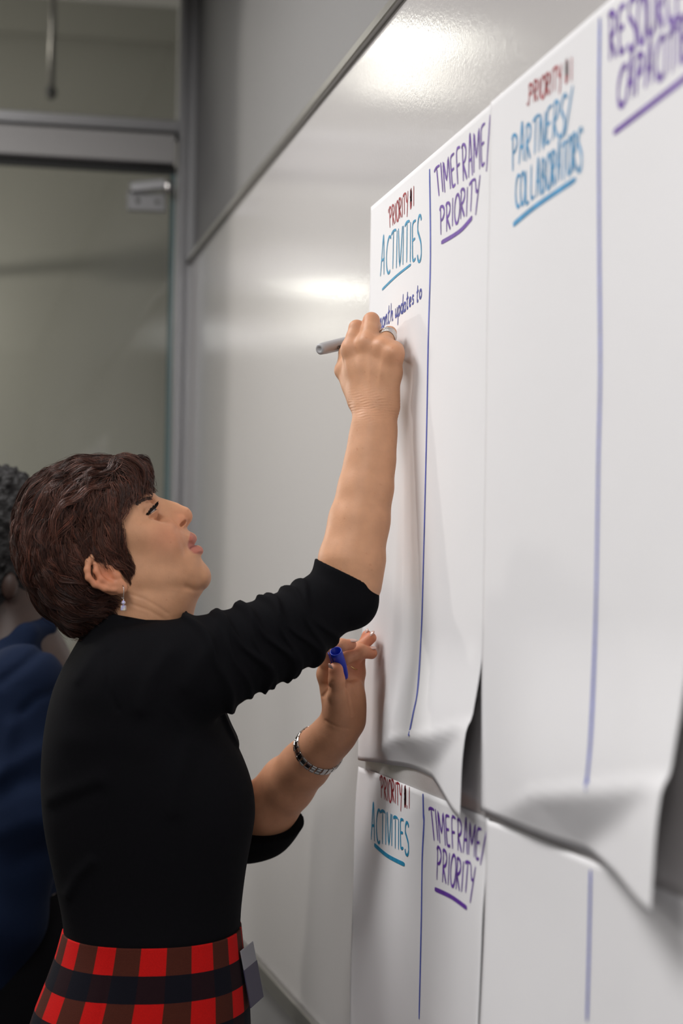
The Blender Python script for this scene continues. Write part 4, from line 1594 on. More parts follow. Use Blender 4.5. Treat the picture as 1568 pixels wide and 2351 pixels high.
# one band is 33 mm wide at the waist
ring0 = V[:na]
seg = np.linalg.norm(np.roll(ring0, -1, 0) - ring0, axis=1)
arcl = np.concatenate([[0], np.cumsum(seg)])[:na]
F = []
for i in range(nr - 1):
    for k in range(na):
        F.append((i * na + k, (i + 1) * na + k, (i + 1) * na + (k + 1) % na, i * na + (k + 1) % na))
F = np.array(F)
me = np_mesh('skirt', c2w(V), F)
uvl = me.uv_layers.new(name='UVMap')
per = 0.066
ang0 = np.array([2 * math.pi * k / na for k in range(na)])
mid = arcl[int(na * 0.235)]
uvs = []
for f in F:
    for j, vi in enumerate(f):
        i, k = divmod(int(vi), na)
        al = arcl[k]
        if k == 0 and (f[0] % na) == na - 1:
            al = arcl[-1] + seg[-1]
        kk = f[0] % na
        shift = 0.10 if kk >= int(1.85 / (2 * math.pi) * na) else 0.0
        dep = (V[0, 1] - V[vi, 1])
        uvs.append(((al - mid) / per + 0.25 + shift, dep / 0.069))
uvl.data.foreach_set('uv', np.array(uvs).ravel())
skirt = link(me, 'skirt', M['plaid'], woman, label='red and black plaid wool skirt')
md = skirt.modifiers.new('cloth', 'SOLIDIFY')
md.thickness = 0.003
md.offset = 0.3

# badge hanging at the front of the skirt
bd = cp(566, 2190, 2.70)
m = MB()
bu = np.array([.18, -.98, 0]); bu /= np.linalg.norm(bu)
bs = np.array([0.28, .05, -.96]); bs /= np.linalg.norm(bs)
bn = np.cross(bu, bs)
bs = np.cross(bn, bu)
bn /= np.linalg.norm(bn)
c0 = cp(566, 2172, 2.70)
badge = MB().box((-.0, -.026, -.0008), (.028, .026, .0008), (RM @ bu, RM @ bs, RM @ bn), c2w(c0), bev=.0006).build('badge', M['badge'], woman, 'clear plastic badge sleeve at the hip')
MB().box((.026, -.027, -.0010), (.078, .027, .0010), (RM @ bu, RM @ bs, RM @ bn), c2w(c0), bev=.0006).build('badge_card', M['badge_card'], badge, 'dark badge card')

# ------------------------------------------------------------------ hair
HOUT = [(171, 1461), (122, 1424), (86, 1384), (60, 1340), (42, 1292), (31, 1245), (35, 1195), (48, 1148), (72, 1108), (112, 1078), (160, 1058), (208, 1047), (252, 1042), (302, 1049), (337, 1064),
        (347, 1090), (350, 1120), (354, 1138), (372, 1165), (385, 1230), (368, 1330), (315, 1405), (240, 1440)]
HO2 = catmull([h2(*p) for p in HOUT], 4)
ghair = Grid2((-0.19, -0.16), (0.16, 0.16), 0.001)
ph = poly_sdf2(ghair.P, HO2)
ghair.set(ph)
_b1 = ghair.blur(0.010).ravel()
w1 = sstep(0.004, 0.025, -ph)
ghair.set(ph * (1 - w1) + _b1 * w1)
HCUT = [(171, 1475), (90, 1430), (20, 1340), (5, 1240), (30, 1130), (80, 1060), (160, 1025), (260, 1015), (345, 1040), (365, 1090), (352, 1116), (338, 1126), (318, 1134), (297, 1150), (275, 1180), (268, 1215), (273, 1250), (288, 1290),
        (300, 1312), (284, 1312), (262, 1300), (238, 1290), (222, 1284), (206, 1286), (198, 1300), (202, 1328), (222, 1346), (246, 1358), (268, 1372), (272, 1404), (240, 1428)]
HC2 = np.array([h2(x, y, .075) for x, y in HCUT])
gcut = Grid2((-0.19, -0.16), (0.16, 0.16), 0.001)
gcut.set(poly_sdf2(gcut.P, HC2))
gcut.set(gcut.blur(0.002).ravel())
HWID = [(180, 1180, .084), (310, 1110, .070), (290, 1190, .0775), (250, 1250, .0800), (90, 1300, .079), (200, 1400, .070), (180, 1300, .083), (330, 1100, .060), (280, 1300, .0735)]
gHW = Grid2((-0.19, -0.16), (0.16, 0.16), 0.002)
num, den = 0, 0
for (x, y, w) in HWID:
    dd = ((gHW.P - h2(x, y)) ** 2).sum(1) + 1e-5
    num = num + w / dd ** 1.5
    den = den + 1 / dd ** 1.5
gHW.set(num / den)
gHW.set(gHW.blur(0.012).ravel())


def hair_base(P):
    q = loc3(P)
    a = np.maximum(1 + ghair.at(q[:, :2]) / 0.072, 0)
    b = np.abs(q[:, 2]) / gHW.at(q[:, :2])
    return ((a ** 2.1 + b ** 2.1) ** (1 / 2.1) - 1) * 0.067


def hair_lumps(P):
    q = loc3(P)
    # locks: ridges running with the fall of the hair
    u, v = q[:, 0], q[:, 1]
    w = q[:, 2]
    return 0.0016 * sines(np.stack([u * 1.0, v * .3, w], 1), 170, 31) + 0.0018 * sines(q, 70, 32)


def hair_sd(P):
    d = hair_base(P) + hair_lumps(P)
    q = loc3(P)
    return smax(d + 0.0035, gcut.at(q[:, :2]) + 0.006, 0.008)


hf_ = Field()
hf_.fn(hair_sd, HO, 0.30)
hf_.fn(lambda P: sd_face(P) + 0.004, HO, 0.30, 0.0, 's')
av, af = polygonise(hf_, HO + np.array([-.185, -.155, -.12]), HO + np.array([.12, .16, .12]), 0.0022)
hair = link(np_mesh('hair', c2w(av), af, True, np.full((len(av), 3), 0.35)), 'hair', M['hair_under'], woman, label='short layered auburn brown hair')

# flow of the strands, sampled on the near side (pixel position -> pixel direction)
FLOW = [((335, 1072), (6, 30)), ((345, 1095), (2, 30)), ((335, 1125), (-6, 28)), ((310, 1075), (14, 26)), ((300, 1110), (6, 30)), ((305, 1145), (-6, 26)), ((270, 1060), (10, 25)), ((270, 1110), (2, 30)), ((272, 1160), (0, 30)),
        ((262, 1210), (2, 30)), ((265, 1260), (8, 30)), ((290, 1300), (14, 24)), ((230, 1060), (-22, 14)), ((200, 1070), (-26, 12)), ((215, 1100), (-14, 22)), ((170, 1080), (-24, 18)), ((130, 1090), (-22, 22)), ((160, 1130), (-14, 26)),
        ((230, 1150), (-4, 30)), ((225, 1210), (2, 30)), ((220, 1260), (10, 26)), ((95, 1110), (-16, 26)), ((70, 1150), (-8, 30)), ((110, 1170), (-4, 30)), ((170, 1190), (2, 30)), ((55, 1220), (-2, 30)), ((100, 1240), (2, 30)),
        ((160, 1260), (10, 28)), ((50, 1290), (6, 30)), ((80, 1320), (10, 28)), ((120, 1320), (16, 24)), ((180, 1310), (20, 18)), ((90, 1375), (20, 24)), ((140, 1380), (26, 14)), ((190, 1365), (26, 6)), ((230, 1370), (26, 0)),
        ((140, 1425), (24, 20)), ((190, 1420), (26, 12)), ((240, 1405), (24, 12)), ((350, 1120), (-4, 28))]
FP = np.array([h2(*p, .06) for p, _ in FLOW])
FD = np.array([(d[0], -d[1]) for _, d in FLOW], float)
FD /= np.linalg.norm(FD, axis=1)[:, None]


def flow(q):
    dd = ((q[:, None, :2] - FP[None]) ** 2).sum(2) + 1e-5
    w = 1 / dd ** 1.6
    v = (w[:, :, None] * FD[None]).sum(1) / w.sum(1)[:, None]
    return v / (np.linalg.norm(v, axis=1)[:, None] + 1e-9)


def strands(n, steps, step, lift, seed, src_v, wid=0.00036, region=None, spread=0.25, tints=None, lenvar=(0.45, 1.0), locks=0):
    r = np.random.default_rng(seed)
    P = src_v[r.integers(0, len(src_v), n)] + r.normal(size=(n, 3)) * 0.0025
    if region is not None:
        P = P[region(loc3(P))]
        n = len(P)
    frac = r.uniform(lenvar[0], lenvar[1], n)
    dev = r.normal(size=n) * spread
    ph_ = r.uniform(0, 6.28, n)
    lim = r.uniform(0.0, 0.0085, n) * (3.6 if seed == 54 else 1.0)
    alive = np.ones(n)
    life = []
    paths = []
    hgt = r.uniform(-0.0005, lift, n)
    for sidx in range(steps):
        q = loc3(P)
        v2 = flow(q)
        # clump: coherent deviation of neighbouring strands
        an = 0.28 * sines(q, 120, 41) + 0.35 * dev + 0.15 * np.sin(ph_ + sidx * 0.6)
        ca, sa = np.cos(an), np.sin(an)
        v2 = np.stack([v2[:, 0] * ca - v2[:, 1] * sa, v2[:, 0] * sa + v2[:, 1] * ca], 1)
        d0 = hair_base(P) + hair_lumps(P)
        e = 0.0015
        g = np.stack([(hair_base(P + HA[:, i] * e) - hair_base(P - HA[:, i] * e)) / (2 * e) for i in range(3)], 1)
        gn = g / (np.linalg.norm(g, axis=1)[:, None] + 1e-9)
        dirv = np.concatenate([v2, np.zeros((n, 1))], 1)
        dirv -= gn * (dirv * gn).sum(1)[:, None]
        dirv /= np.linalg.norm(dirv, axis=1)[:, None] + 1e-9
        s = sidx / (steps - 1)
        target = -0.0015 + hgt * math.sin(min(1.0, s * 1.25) * math.pi * 0.72)
        corr = np.clip(target - d0, -0.004, 0.004)
        P = P + (gn * corr[:, None]) @ HA.T
        for _k in range(2):           # stay outside the skin
            fd = sd_face(P)
            e = 0.0015
            fg = np.stack([(sd_face(P + HA[:, i] * e) - sd_face(P - HA[:, i] * e)) / (2 * e) for i in range(3)], 1)
            fg /= np.linalg.norm(fg, axis=1)[:, None] + 1e-9
            P = P + (fg * np.maximum(0.0022 + hgt * 0.3 - fd, 0)[:, None]) @ HA.T
        paths.append((P.copy(), gn @ HA.T))
        alive = alive * (gcut.at(q[:, :2]) < lim)
        life.append(alive.copy())
        P = P + (dirv * (step * frac * alive)[:, None]) @ HA.T
    m = steps
    if locks:
        G = np.stack([p for p, _ in paths], 1)
        GN = np.stack([g for _, g in paths], 1)
        T = np.gradient(G, axis=1)
        T /= np.linalg.norm(T, axis=2)[..., None] + 1e-9
        Bn = np.cross(T, GN)
        k = locks
        ss = np.linspace(0, 1, m)
        env = (0.55 + 0.9 * np.sin(np.pi * np.minimum(1, ss * 0.9 + .1))) * (1 - 0.80 * ss ** 1.6)
        a0, b0 = r.normal(size=(n, k, 1)) * 0.0030, r.normal(size=(n, k, 1)) * 0.0011
        wig = 0.0007 * np.sin(ss[None, None] * r.uniform(3, 9, (n, k, 1)) + r.uniform(0, 6.28, (n, k, 1)))
        a = a0 * env + wig
        b = b0 * env
        lf_ = np.stack(life, 1).sum(1) / m
        cut = r.uniform(0.72, 1.0, (n, k, 1)) * np.clip(lf_, 0.15, 1)[:, None, None]
        # shorter hairs: re-sample each guide to a fraction of its length
        x = ss[None, None] * cut * (m - 1)
        i0 = np.minimum(x.astype(int), m - 2)
        fr = (x - i0)[..., None]
        ar = np.arange(n)[:, None, None]
        lerp = lambda A: A[ar, i0] * (1 - fr) + A[ar, i0 + 1] * fr
        PP = lerp(G) + lerp(Bn) * a[..., None] + lerp(GN) * b[..., None]
        NN = lerp(GN)
        base_l = np.repeat(r.uniform(0.45, 1.45, n), k)
        n = n * k
        PP, NN = PP.reshape(n, m, 3), NN.reshape(n, m, 3)
        paths = [(PP[:, i], NN[:, i]) for i in range(m)]
    else:
        base_l = np.ones(n)
    # three-sided tapering tubes
    allv = np.zeros((n, m, 3, 3))
    for sidx in range(m):
        p, gn = paths[sidx]
        a = paths[min(sidx + 1, m - 1)][0] - paths[max(sidx - 1, 0)][0]
        a /= np.linalg.norm(a, axis=1)[:, None] + 1e-9
        b = np.cross(a, gn)
        b /= np.linalg.norm(b, axis=1)[:, None] + 1e-9
        c = np.cross(b, a)
        rad = wid * (1.0 - 0.85 * (sidx / (m - 1)) ** 2)
        for k in range(3):
            th = 2 * math.pi * k / 3 + 0.5
            allv[:, sidx, k] = p + rad * (b * math.cos(th) + c * math.sin(th))
    V = allv.reshape(-1, 3)
    idx = np.arange(n)[:, None, None] * (m * 3) + np.arange(m - 1)[None, :, None] * 3
    k = np.arange(3)[None, None, :]
    k2 = (k + 1) % 3
    F = np.stack([idx + k, idx + k2, idx + 3 + k2, idx + 3 + k], -1).reshape(-1, 4)
    base_t = r.uniform(0.25, 1.35, n) * base_l * (1.9 if seed == 55 else 1.0)
    red = r.uniform(0, 1, n) ** 3
    T = np.stack([base_t * (1 + 0.9 * red), base_t * (1 + 0.35 * red), base_t * (1 + 0.15 * red)], 1)
    T = np.repeat(T, m * 3, axis=0)
    return V, F, T


inside = lambda q: gcut.at(q[:, :2]) < 0.004
near_v = av[(loc3(av)[:, 2] > -0.03)]
_r = np.random.default_rng(60)
_t = _r.uniform(0, 1, (400, 1))
_px = np.array([270.0, 1195]) * (1 - _t) + np.array([283.0, 1278]) * _t + _r.normal(size=(400, 2)) * [5, 4]
side_v = np.array([hp(x, y, .074) for x, y in _px])
for _ in range(6):
    side_v = side_v - HW * hair_base(side_v)[:, None]
SV, SF, ST_ = [], [], []
nb_ = 0
for (n, steps, step, lift, seed, src, wid, spread, lv_, lk) in (
        (5000, 9, 0.0060, 0.0010, 50, near_v, 0.00042, 0.5, (0.4, 1.0), 0),
        (520, 12, 0.0062, 0.0070, 51, near_v, 0.00030, 0.8, (0.45, 1.15), 32),
        (2200, 9, 0.0065, 0.0030, 52, av[loc3(av)[:, 2] < -0.02], 0.00065, 0.6, (0.5, 1.0), 0),
        (420, 12, 0.0060, 0.0105, 53, near_v, 0.00024, 1.6, (0.5, 1.1), 0),
        (1500, 12, 0.0060, 0.0060, 55, near_v, 0.00022, 1.0, (0.5, 1.1), 0),
        (60, 12, 0.0060, 0.0020, 54, side_v, 0.00026, 0.35, (0.8, 1.25), 26)):
    v, f, tt = strands(n, steps, step, lift, seed, src, wid, inside if src is not side_v else None, spread, None, lv_, lk)
    SV.append(v)
    SF.append(f + nb_)
    ST_.append(tt)
    nb_ += len(v)
st_me = np_mesh('hair_strands', c2w(np.concatenate(SV)), np.concatenate(SF), True, np.concatenate(ST_))
so = link(st_me, 'hair_strands', M['hair'], hair)
so['kind'] = 'stuff'


def spikes(name, roots, m, parent, rad=0.0003, label=None):
    """short tapering hairs: list of (root, mid, tip) camera-space points"""
    mb = MB()
    for a, b, c in roots:
        pts = [c2w((1 - t) ** 2 * a + 2 * t * (1 - t) * b + t * t * c) for t in (0, .33, .66, 1)]
        mb.tube(pts, [rad, rad * .9, rad * .6, rad * .15], 4, caps=False)
    return mb.build(name, m, parent, label)


# lashes and brow of the visible eye, eyeballs
R = []
for i in range(90):
    t = (i % 45) / 44
    rx, ry = 333 + 23 * t, 1189 - 25 * t - 3 * math.sin(math.pi * t)
    a = hp(rx, ry, .043 + .006 * math.sin(math.pi * t) - .012 * t)
    tip = hp(rx + 2 + 6 * t + random.uniform(-2, 2), ry - 5 - 7 * t + random.uniform(-2, 3), .053 - .012 * t)
    mid_ = (a + tip) / 2 + HU * .0012 - HV * .0014
    R.append((a, mid_, tip))
spikes('eyelashes', R, M['lash'], woman, 0.0017, 'dark upper lashes')
R = []
_t = np.random.default_rng(5).uniform(0, 1, 170)
_bx, _by = 316 + 34 * _t, 1157 - 14 * _t - 4 * np.sin(np.pi * _t) + np.random.default_rng(6).uniform(-3.6, 3.6, 170)
_w = np.full(170, .075)
for _ in range(14):
    _dd = head.ev(np.array([hp(x, y, w) for x, y, w in zip(_bx, _by, _w)]))
    _w -= np.where(_dd > 0.0004, _dd * 0.75, 0)
for rx, ry, w in zip(_bx, _by, _w):
    a = hp(rx, ry, w)
    tip = hp(rx - 8 + 2 * random.random(), ry + 2 - 3 * random.random(), w + .0014)
    R.append((a, (a + tip) / 2 + HW * .0012, tip))
spikes('eyebrow', R, M['brow'], woman, 0.0006, 'brown eyebrow')
for sg in (1, -1):
    c = hp(341, 1176, .033 * sg)
    fwd = hp(372, 1150, 0) - hp(341, 1176, 0)
    fwd = fwd / np.linalg.norm(fwd) + 0.12 * sg * HW
    fwd /= np.linalg.norm(fwd)
    sx = np.cross(fwd, HW)
    sx /= np.linalg.norm(sx)
    e = MB().ellipsoid((0, 0, 0), np.eye(3), (.0114, .0114, .0114), 24, 16).build('eyeball', M['eye'], woman, origin=(0, 0, 0))
    Rw = RM @ np.stack([sx, np.cross(fwd, sx), fwd], 1)
    e.matrix_local = Matrix.Translation(Vector(c2w(c) - PERSON)) @ Matrix(Rw.tolist()).to_4x4()

# fingernails of the hand holding the cap
def nail(px, py, d, dirpx, nrm, ln=.0052, wd=.0040):
    a = np.array([dirpx[0], -dirpx[1], 0.0])
    a /= np.linalg.norm(a)
    n = np.array(nrm, float)
    n -= a * (n @ a)
    n /= np.linalg.norm(n)
    b = np.cross(n, a)
    MB().ellipsoid(c2w(cp(px, py, d) + n * .0008), (RM @ a, RM @ b, RM @ n), (ln * 1.12, wd * 1.08, .0014), 14, 8).build('fingernail', M['nail'], woman, 'glossy pale fingernail')


nail(808, 1471.5, 2.804, (20, 1), (0, 1, .45), .0072, .0042)
nail(854, 1488.5, 2.833, (18, 1), (0, 1, .45), .0062, .0040)
nail(853, 1456, 2.841, (10, -9), (-.4, .7, .5), .0055, .0036)
nail(841, 1451, 2.852, (8, -12), (-.5, .6, .4), .0050, .0032)
nail(762, 1535, 2.772, (-9, -18), (-1, .1, .55), .0078, .0046)

# ------------------------------------------------------------------ jewellery
def ring(name, centre, axis, radius, tube_r, m, label, rows=1, gap=0.002, flat=1.0):
    axis = axis / np.linalg.norm(axis)
    a = np.cross(axis, [0.2, 0.9, 0.1])
    a /= np.linalg.norm(a)
    b = np.cross(axis, a)
    mb = MB()
    for j in range(rows):
        off = (j - (rows - 1) / 2) * gap
        pts = [c2w(centre + axis * (off + 0.0006 * math.sin(3 * t + j)) + (radius + 0.0004 * (j % 2)) * (a * math.cos(t) + b * math.sin(t))) for t in [2 * math.pi * i / 36 for i in range(36)]]
        mb.tube(pts, tube_r, 8, closed=True)
    return mb.build(name, m, woman, label)


ring('finger_ring', cp(889, 774, 2.735), cp(895, 760, 2.755) - cp(881, 796, 2.709), .0114, .0012, M['silver'], 'wide banded silver ring', 6, .0019)
ring('finger_ring', cp(807, 1524, 2.839), cp(818, 1505, 2.835) - cp(798, 1534, 2.842), .0119, .0010, M['gold'], 'thin gold ring')

# earring: hook, bead and square crystal
er = empty('earring', tuple(c2w(hp(283, 1345, .082)) - 0), None, None)
er.location = tuple(np.array(er.location) - PERSON)
er.parent = woman
MB().tube([c2w(hp(x, y, w)) for x, y, w in ((281, 1346, .078), (282, 1344, .084), (284, 1350, .086), (284, 1362, .086), (283, 1371, .085), (281, 1375, .084), (279, 1370, .083))], .0005, 8).build('hook', M['silver'], er)
dm = hp(283.5, 1384, .085)
MB().lathe(c2w(dm - HV * .0035), RM @ HV, [(0, 0), (.0022, .0026), (.0035, .0030), (.0050, .0026), (.0072, 0)], 6).build('bead', M['crystal'], er)
MB().tube([c2w(hp(283.5, 1371, .085)), c2w(hp(283.5, 1400, .085))], .0004, 6).build('wire', M['silver'], er)
MB().box((-.0030, -.0034, -.0030), (.0030, .0034, .0030), (RM @ (HU * .92 + HW * .39), RM @ HV, RM @ (HW * .92 - HU * .39)), c2w(hp(283.5, 1396, .085)), bev=.0007).build('square_crystal', M['crystal'], er, 'square iridescent crystal')

# watch: a bracelet of links round the left wrist
wc = cp(731, 1722, 2.8595)
wax = cp(770, 1682, 2.837) - cp(700, 1757, 2.883)
wax /= np.linalg.norm(wax)
wax2 = wax + np.array([-.10, -.06, 0.16])
wax2 /= np.linalg.norm(wax2)
wa = np.cross(wax2, [0, 0, 1.0])
wa /= np.linalg.norm(wa)
wb = np.cross(wax2, wa)
watch = empty('wristwatch', tuple(c2w(wc)), None, None)
watch.location = tuple(c2w(wc) - PERSON)
watch.parent = woman
watch['label'] = 'steel bracelet watch with black centre links'
nl = 26
ra, rb = .0352, .0345
for i in range(nl):
    th = 2 * math.pi * (i + 0.5) / nl
    if abs(((th - math.radians(90) + math.pi) % (2 * math.pi)) - math.pi) < 0.30:
        continue
    p = wc + wa * ra * math.cos(th) + wb * rb * math.sin(th)
    rad = wa * math.cos(th) + wb * math.sin(th)
    tan = np.cross(wax2, rad)
    hw_ = math.pi * ra / nl * 0.90
    A = (RM @ tan, RM @ wax2, RM @ rad)
    mb = MB()
    for lo, hi in ((-.0078, -.0036), (.0036, .0078)):
        mb.box((-hw_, lo, -.0015), (hw_, hi, .0016), A, c2w(p), bev=.0006, mi=0)
    mb.box((-hw_ * .9, -.0034, -.0012), (hw_ * .9, .0034, .0019), A, c2w(p), bev=.0006, mi=0 if 20 <= i <= 24 else 1)
    mb.build('link', [M['steel'], M['black_ceramic']], watch)
th = math.radians(90)
p = wc + wb * rb * math.sin(th)
rad = wb * math.sin(th)
MB().lathe(c2w(p), RM @ (rad / np.linalg.norm(rad)), [(-.002, 0), (-.002, .013), (.002, .0145), (.006, .0140), (.0065, .0115), (.0065, 0)], 28).build('watch_case', M['steel'], watch)

# shoes under the skirt
for sg in (-1, 1):
    f = MB().ellipsoid((bx + .055, by + sg * .094, .045), np.eye(3), (.125, .047, .045), 20, 12)
    f.build('shoe', M['shoe'], woman)

# =================================================================== MARKER AND CAP
ma, mb_ = cp(733, 802, 2.775), cp(869, 770, 2.8885)
mk_ax = (mb_ - ma) / np.linalg.norm(mb_ - ma)
LEN = np.linalg.norm(mb_ - ma)
mk = empty('marker', tuple(c2w(mb_)), 'grey felt marker held in the raised writing hand', 'marker')
MB().lathe(c2w(ma), RM @ mk_ax, [(0.0012, 0), (0.0012, .0030), (0, .0036), (0, .0062), (.0022, .0078), (.012, .0085), (.05, .0088), (LEN - .035, .0085), (LEN - .030, .0060), (LEN - .010, .0045), (LEN - .006, .0022), (LEN - .006, 0)], 32).build('barrel', M['marker'], mk)
MB().lathe(c2w(ma), RM @ mk_ax, [(LEN - .007, .0020), (LEN - .002, .0016), (LEN, .0006), (LEN, 0)], 14).build('felt_tip', M['ink_blue'], mk, 'blue felt tip')
# small dark print on the barrel
tip_dir = np.array([0, -.35, 1.0])
rn = tip_dir - mk_ax * (tip_dir @ mk_ax)
rn /= np.linalg.norm(rn)
rt = np.cross(mk_ax, rn)
mbp = MB()
for st in ([(0, .2), (.25, .35), (.1, .7), (.4, .9)], [(.3, .1), (.55, .6), (.7, .15), (.45, .2)], [(.6, .3), (.85, .8), (1, .4), (.8, .1), (.65, .5)], [(.15, .0), (.5, .05), (.9, .0)]):
    st = catmull(st, 4, False)
    pts = []
    for u, v in st:
        ang = (v - .5) * .55
        pts.append(c2w(ma + mk_ax * (.030 + .012 * u) + .00885 * (rn * math.cos(ang) + rt * math.sin(ang))))
    mbp.tube(pts, .0003, 5)
mbp.build('print', M['dark_gap'], mk, 'small dark script print')

ca_, cb_ = cp(771, 1495, 2.773), cp(791, 1556, 2.808)
cax = (cb_ - ca_) / np.linalg.norm(cb_ - ca_)
CL = np.linalg.norm(cb_ - ca_)
cpo = empty('marker_cap', tuple(c2w(cb_)), 'bright blue marker cap with open end pinched in the lower hand', 'cap')
MB().lathe(c2w(ca_), RM @ cax, [(.034, 0), (.034, .0062), (.0, .0072), (-.0004, .0080), (.0, .0086), (.006, .0088), (CL * .5, .0086), (CL * .85, .0070), (CL - .001, .0055), (CL, .0045), (CL, 0)], 32).build('shell', M['cap'], cpo)
cs = np.array([-1.0, -.15, .2])
cs -= cax * (cs @ cax)
cs /= np.linalg.norm(cs)
ct = np.cross(cax, cs)
MB().box((-.001, -.0026, .0098), (.034, .0026, .0114), (RM @ cax, RM @ ct, RM @ cs), c2w(ca_), bev=.0005).box((.030, -.0026, .0070), (.036, .0026, .0114), (RM @ cax, RM @ ct, RM @ cs), c2w(ca_), bev=.0005).build('clip', M['cap'], cpo)

# =================================================================== SECOND PERSON BEHIND
D2 = 3.48
man_b = c2w(cp(40, 1900, D2))
MAN = np.array([man_b[0], man_b[1], 0.0])
man = empty('person', tuple(MAN), 'person in navy shirt with short dark curls standing behind the woman, back half turned', 'person')


def c2(px, py, dd=0.0):
    return cp(px, py, D2 + dd)


mbody = Field()
ex = np.eye(3)
mbody.ell(c2(-30, 1235), ex, (.092, .100, .074), 0.03)
mbody.ell(c2(-75, 1330), ex, (.055, .060, .052), 0.04)
mbody.chain([(c2(-125, 1270), .010), (c2(-140, 1305), .014)], 0.01, 0.012)
mbody.chain([(c2(-118, 1345), .016), (c2(-110, 1385), .022)], 0.02)
mbody.chain([(c2(12, 1330), .062), (c2(35, 1500), .066)], 0.03)
for sg in (1, -1):
    mbody.ell(c2(22, 1345, -.072 * sg), ex, (.015, .026, .010), 0.008)
    mbody.ell(c2(-95, 1262, -.045 * sg), ex, (.014, .010, .012), 0.008)
mbody.chain([(c2(40, 1560), .10), (c2(45, 1800), .11), (c2(45, 2100), .11)], 0.05)
mx, my = MAN[0], MAN[1]
for sg in (-1, 1):
    mbody.chain([(c2(50, 1580, sg * .17), .055), (c2(70, 1850, sg * .22), .047), (c2(20, 2120, sg * .20), .038), (c2(-20, 2230, sg * .18), .030), (c2(-40, 2300, sg * .17), .026)], 0.03)
    for q in range(4):
        mbody.chain([(c2(-38 + 4 * q, 2295, sg * .17 + (q - 1.5) * .018), .010), (c2(-48 + 4 * q, 2345, sg * .17 + (q - 1.5) * .020), .009), (c2(-40 + 4 * q, 2385, sg * .165 + (q - 1.5) * .018), .0075)], .004)
    mbody.chain([(c2(-40, 2270, sg * .15), .011), (c2(-62, 2330, sg * .14), .009)], .004)
    mbody.chain([(w2c(np.array([[mx, my + sg * .10, .90]]))[0], .085), (w2c(np.array([[mx - .02, my + sg * .10, .48]]))[0], .055), (w2c(np.array([[mx + .01, my + sg * .10, .09]]))[0], .040)], .03)
    mbody.chain([(w2c(np.array([[mx + .03, my + sg * .10, .04]]))[0], .036), (w2c(np.array([[mx - .16, my + sg * .11, .03]]))[0], .028)], .03)
_c = w2c(np.array([[mx, my, .85]]))[0]
bv, bf = polygonise(mbody, _c + [-.32, -.95, -.42], _c + [.32, .95, .42], 0.0055, 12)
link(np_mesh('body', c2w(bv), bf, True, np.ones((len(bv), 3))), 'body', M['skin_dark'], man)
mh = Field()
mh.ell(c2(-22, 1212), ex, (.108, .112, .090), 0.03)
mh.ell(c2(18, 1290), ex, (.070, .075, .078), 0.03)
mh.chain([(c2(-60, 1395), .035), (c2(-100, 1405), .03)], 0.02)
mh.chain([(c2(-10, 1355, -.062), .016), (c2(-35, 1390, -.055), .022), (c2(-70, 1410, -.03), .025)], 0.02)
mh.ell(c2(-120, 1290), ex, (.062, .075, .12), 0.01, 's')
mh.post(lambda d, P: d - 0.006 * np.abs(sines(P, 190, 61)) - 0.004 * sines(P, 330, 62) + 0.004)
bv, bf = polygonise(mh, c2(-190, 1480, .14), c2(120, 1060, -.14), 0.0045, 12)
link(np_mesh('hair', c2w(bv), bf), 'hair', M['hair_black'], man, label='short black curls and beard')
ms = Field()
MR = np.array([(1465, -10, 110, .085), (1500, -45, 140, .14), (1560, -80, 165, .20), (1650, -100, 180, .215), (1800, -110, 185, .21), (2000, -105, 180, .20), (2250, -100, 178, .19)], float)
mY = -(MR[:, 0] - IH / 2) / FPX * D2
mC = ((MR[:, 1] + MR[:, 2]) / 2 - IW / 2) / FPX * D2
mX = (MR[:, 2] - MR[:, 1]) / 2 / FPX * D2
ms.fn(lambda P: sd_loft(P, mY, mC, mX, MR[:, 3], -D2), np.array([mC.mean(), mY.mean(), -D2]), 0.7)
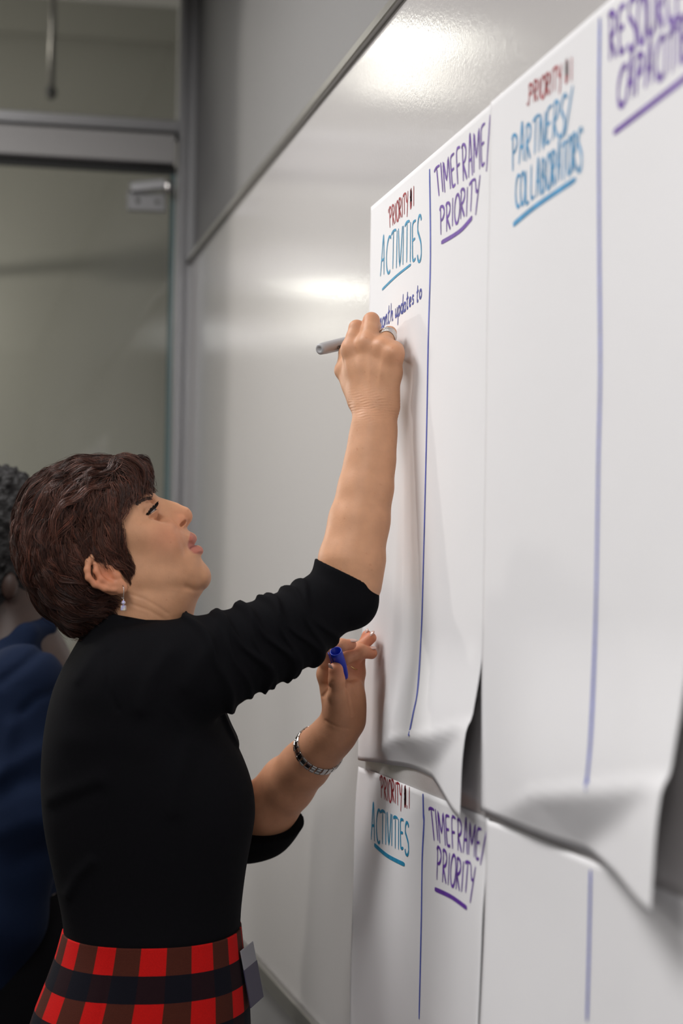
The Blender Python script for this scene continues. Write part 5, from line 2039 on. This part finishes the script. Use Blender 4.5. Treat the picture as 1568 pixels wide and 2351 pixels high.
for sg in (-1, 1):
    ms.chain([(c2(50, 1585, sg * .175), .078), (c2(72, 1850, sg * .225), .066), (c2(22, 2110, sg * .205), .052), (c2(-18, 2225, sg * .182), .036)], 0.03, .04)
# collar: a folded band round the neck
ms.chain([(c2(-60, 1545, -.07), .016), (c2(0, 1505, -.092), .018), (c2(60, 1460, -.080), .018), (c2(105, 1440, -.02), .016), (c2(105, 1440, .03), .016)], 0.012, 0.008)
ms.chain([(c2(-58, 1560, -.08), .012), (c2(0, 1528, -.104), .013), (c2(60, 1478, -.092), .013)], 0.01)


def shirt_folds(d, P):
    for pts, a, sg in (([(130, 1585), (95, 1595), (65, 1625)], .006, .007), ([(20, 1760), (80, 1725), (140, 1700)], -.007, .016), ([(0, 1820), (60, 1780), (140, 1770)], .006, .016), ([(10, 1900), (80, 1870), (150, 1860)], -.006, .018),
                       ([(40, 1660), (25, 1740), (10, 1800)], -.006, .014), ([(15, 1560), (60, 1525), (110, 1478)], .006, .009), ([(60, 1960), (100, 1940), (150, 1930)], .006, .02)):
        V = [c2(x, y, -.2)[:2] for x, y in pts]
        d = d + a * np.exp(-(line_dist2(P[:, :2], V) / sg) ** 2) * (P[:, 2] > -D2)
    return d + 0.002 * sines(P, 24, 77)


ms.post(shirt_folds)
bv, bf = polygonise(ms, c2(-230, 2310, .36), c2(230, 1400, -.36), 0.0055, 12)
link(np_mesh('shirt', c2w(bv), bf), 'shirt', M['shirt'], man, label='navy cotton shirt with folded collar')
mt = Field()
mt.ell(w2c(np.array([[mx, my, .88]]))[0], ex, (.13, .12, .19), .04)
for sg in (-1, 1):
    mt.chain([(w2c(np.array([[mx, my + sg * .10, .86]]))[0], .108), (w2c(np.array([[mx - .02, my + sg * .10, .48]]))[0], .082), (w2c(np.array([[mx + .01, my + sg * .10, .07]]))[0], .070)], .03)
bv, bf = polygonise(mt, _c + [-.32, -.95, -.42], _c + [.32, .30, .42], 0.010, 10)
link(np_mesh('trousers', c2w(bv), bf), 'trousers', M['trousers'], man)
for sg in (-1, 1):
    f = MB().ellipsoid((mx - .07, my + sg * .105, .045), np.eye(3), (.135, .050, .045), 20, 12)
    f.build('shoe', M['shoe'], man)
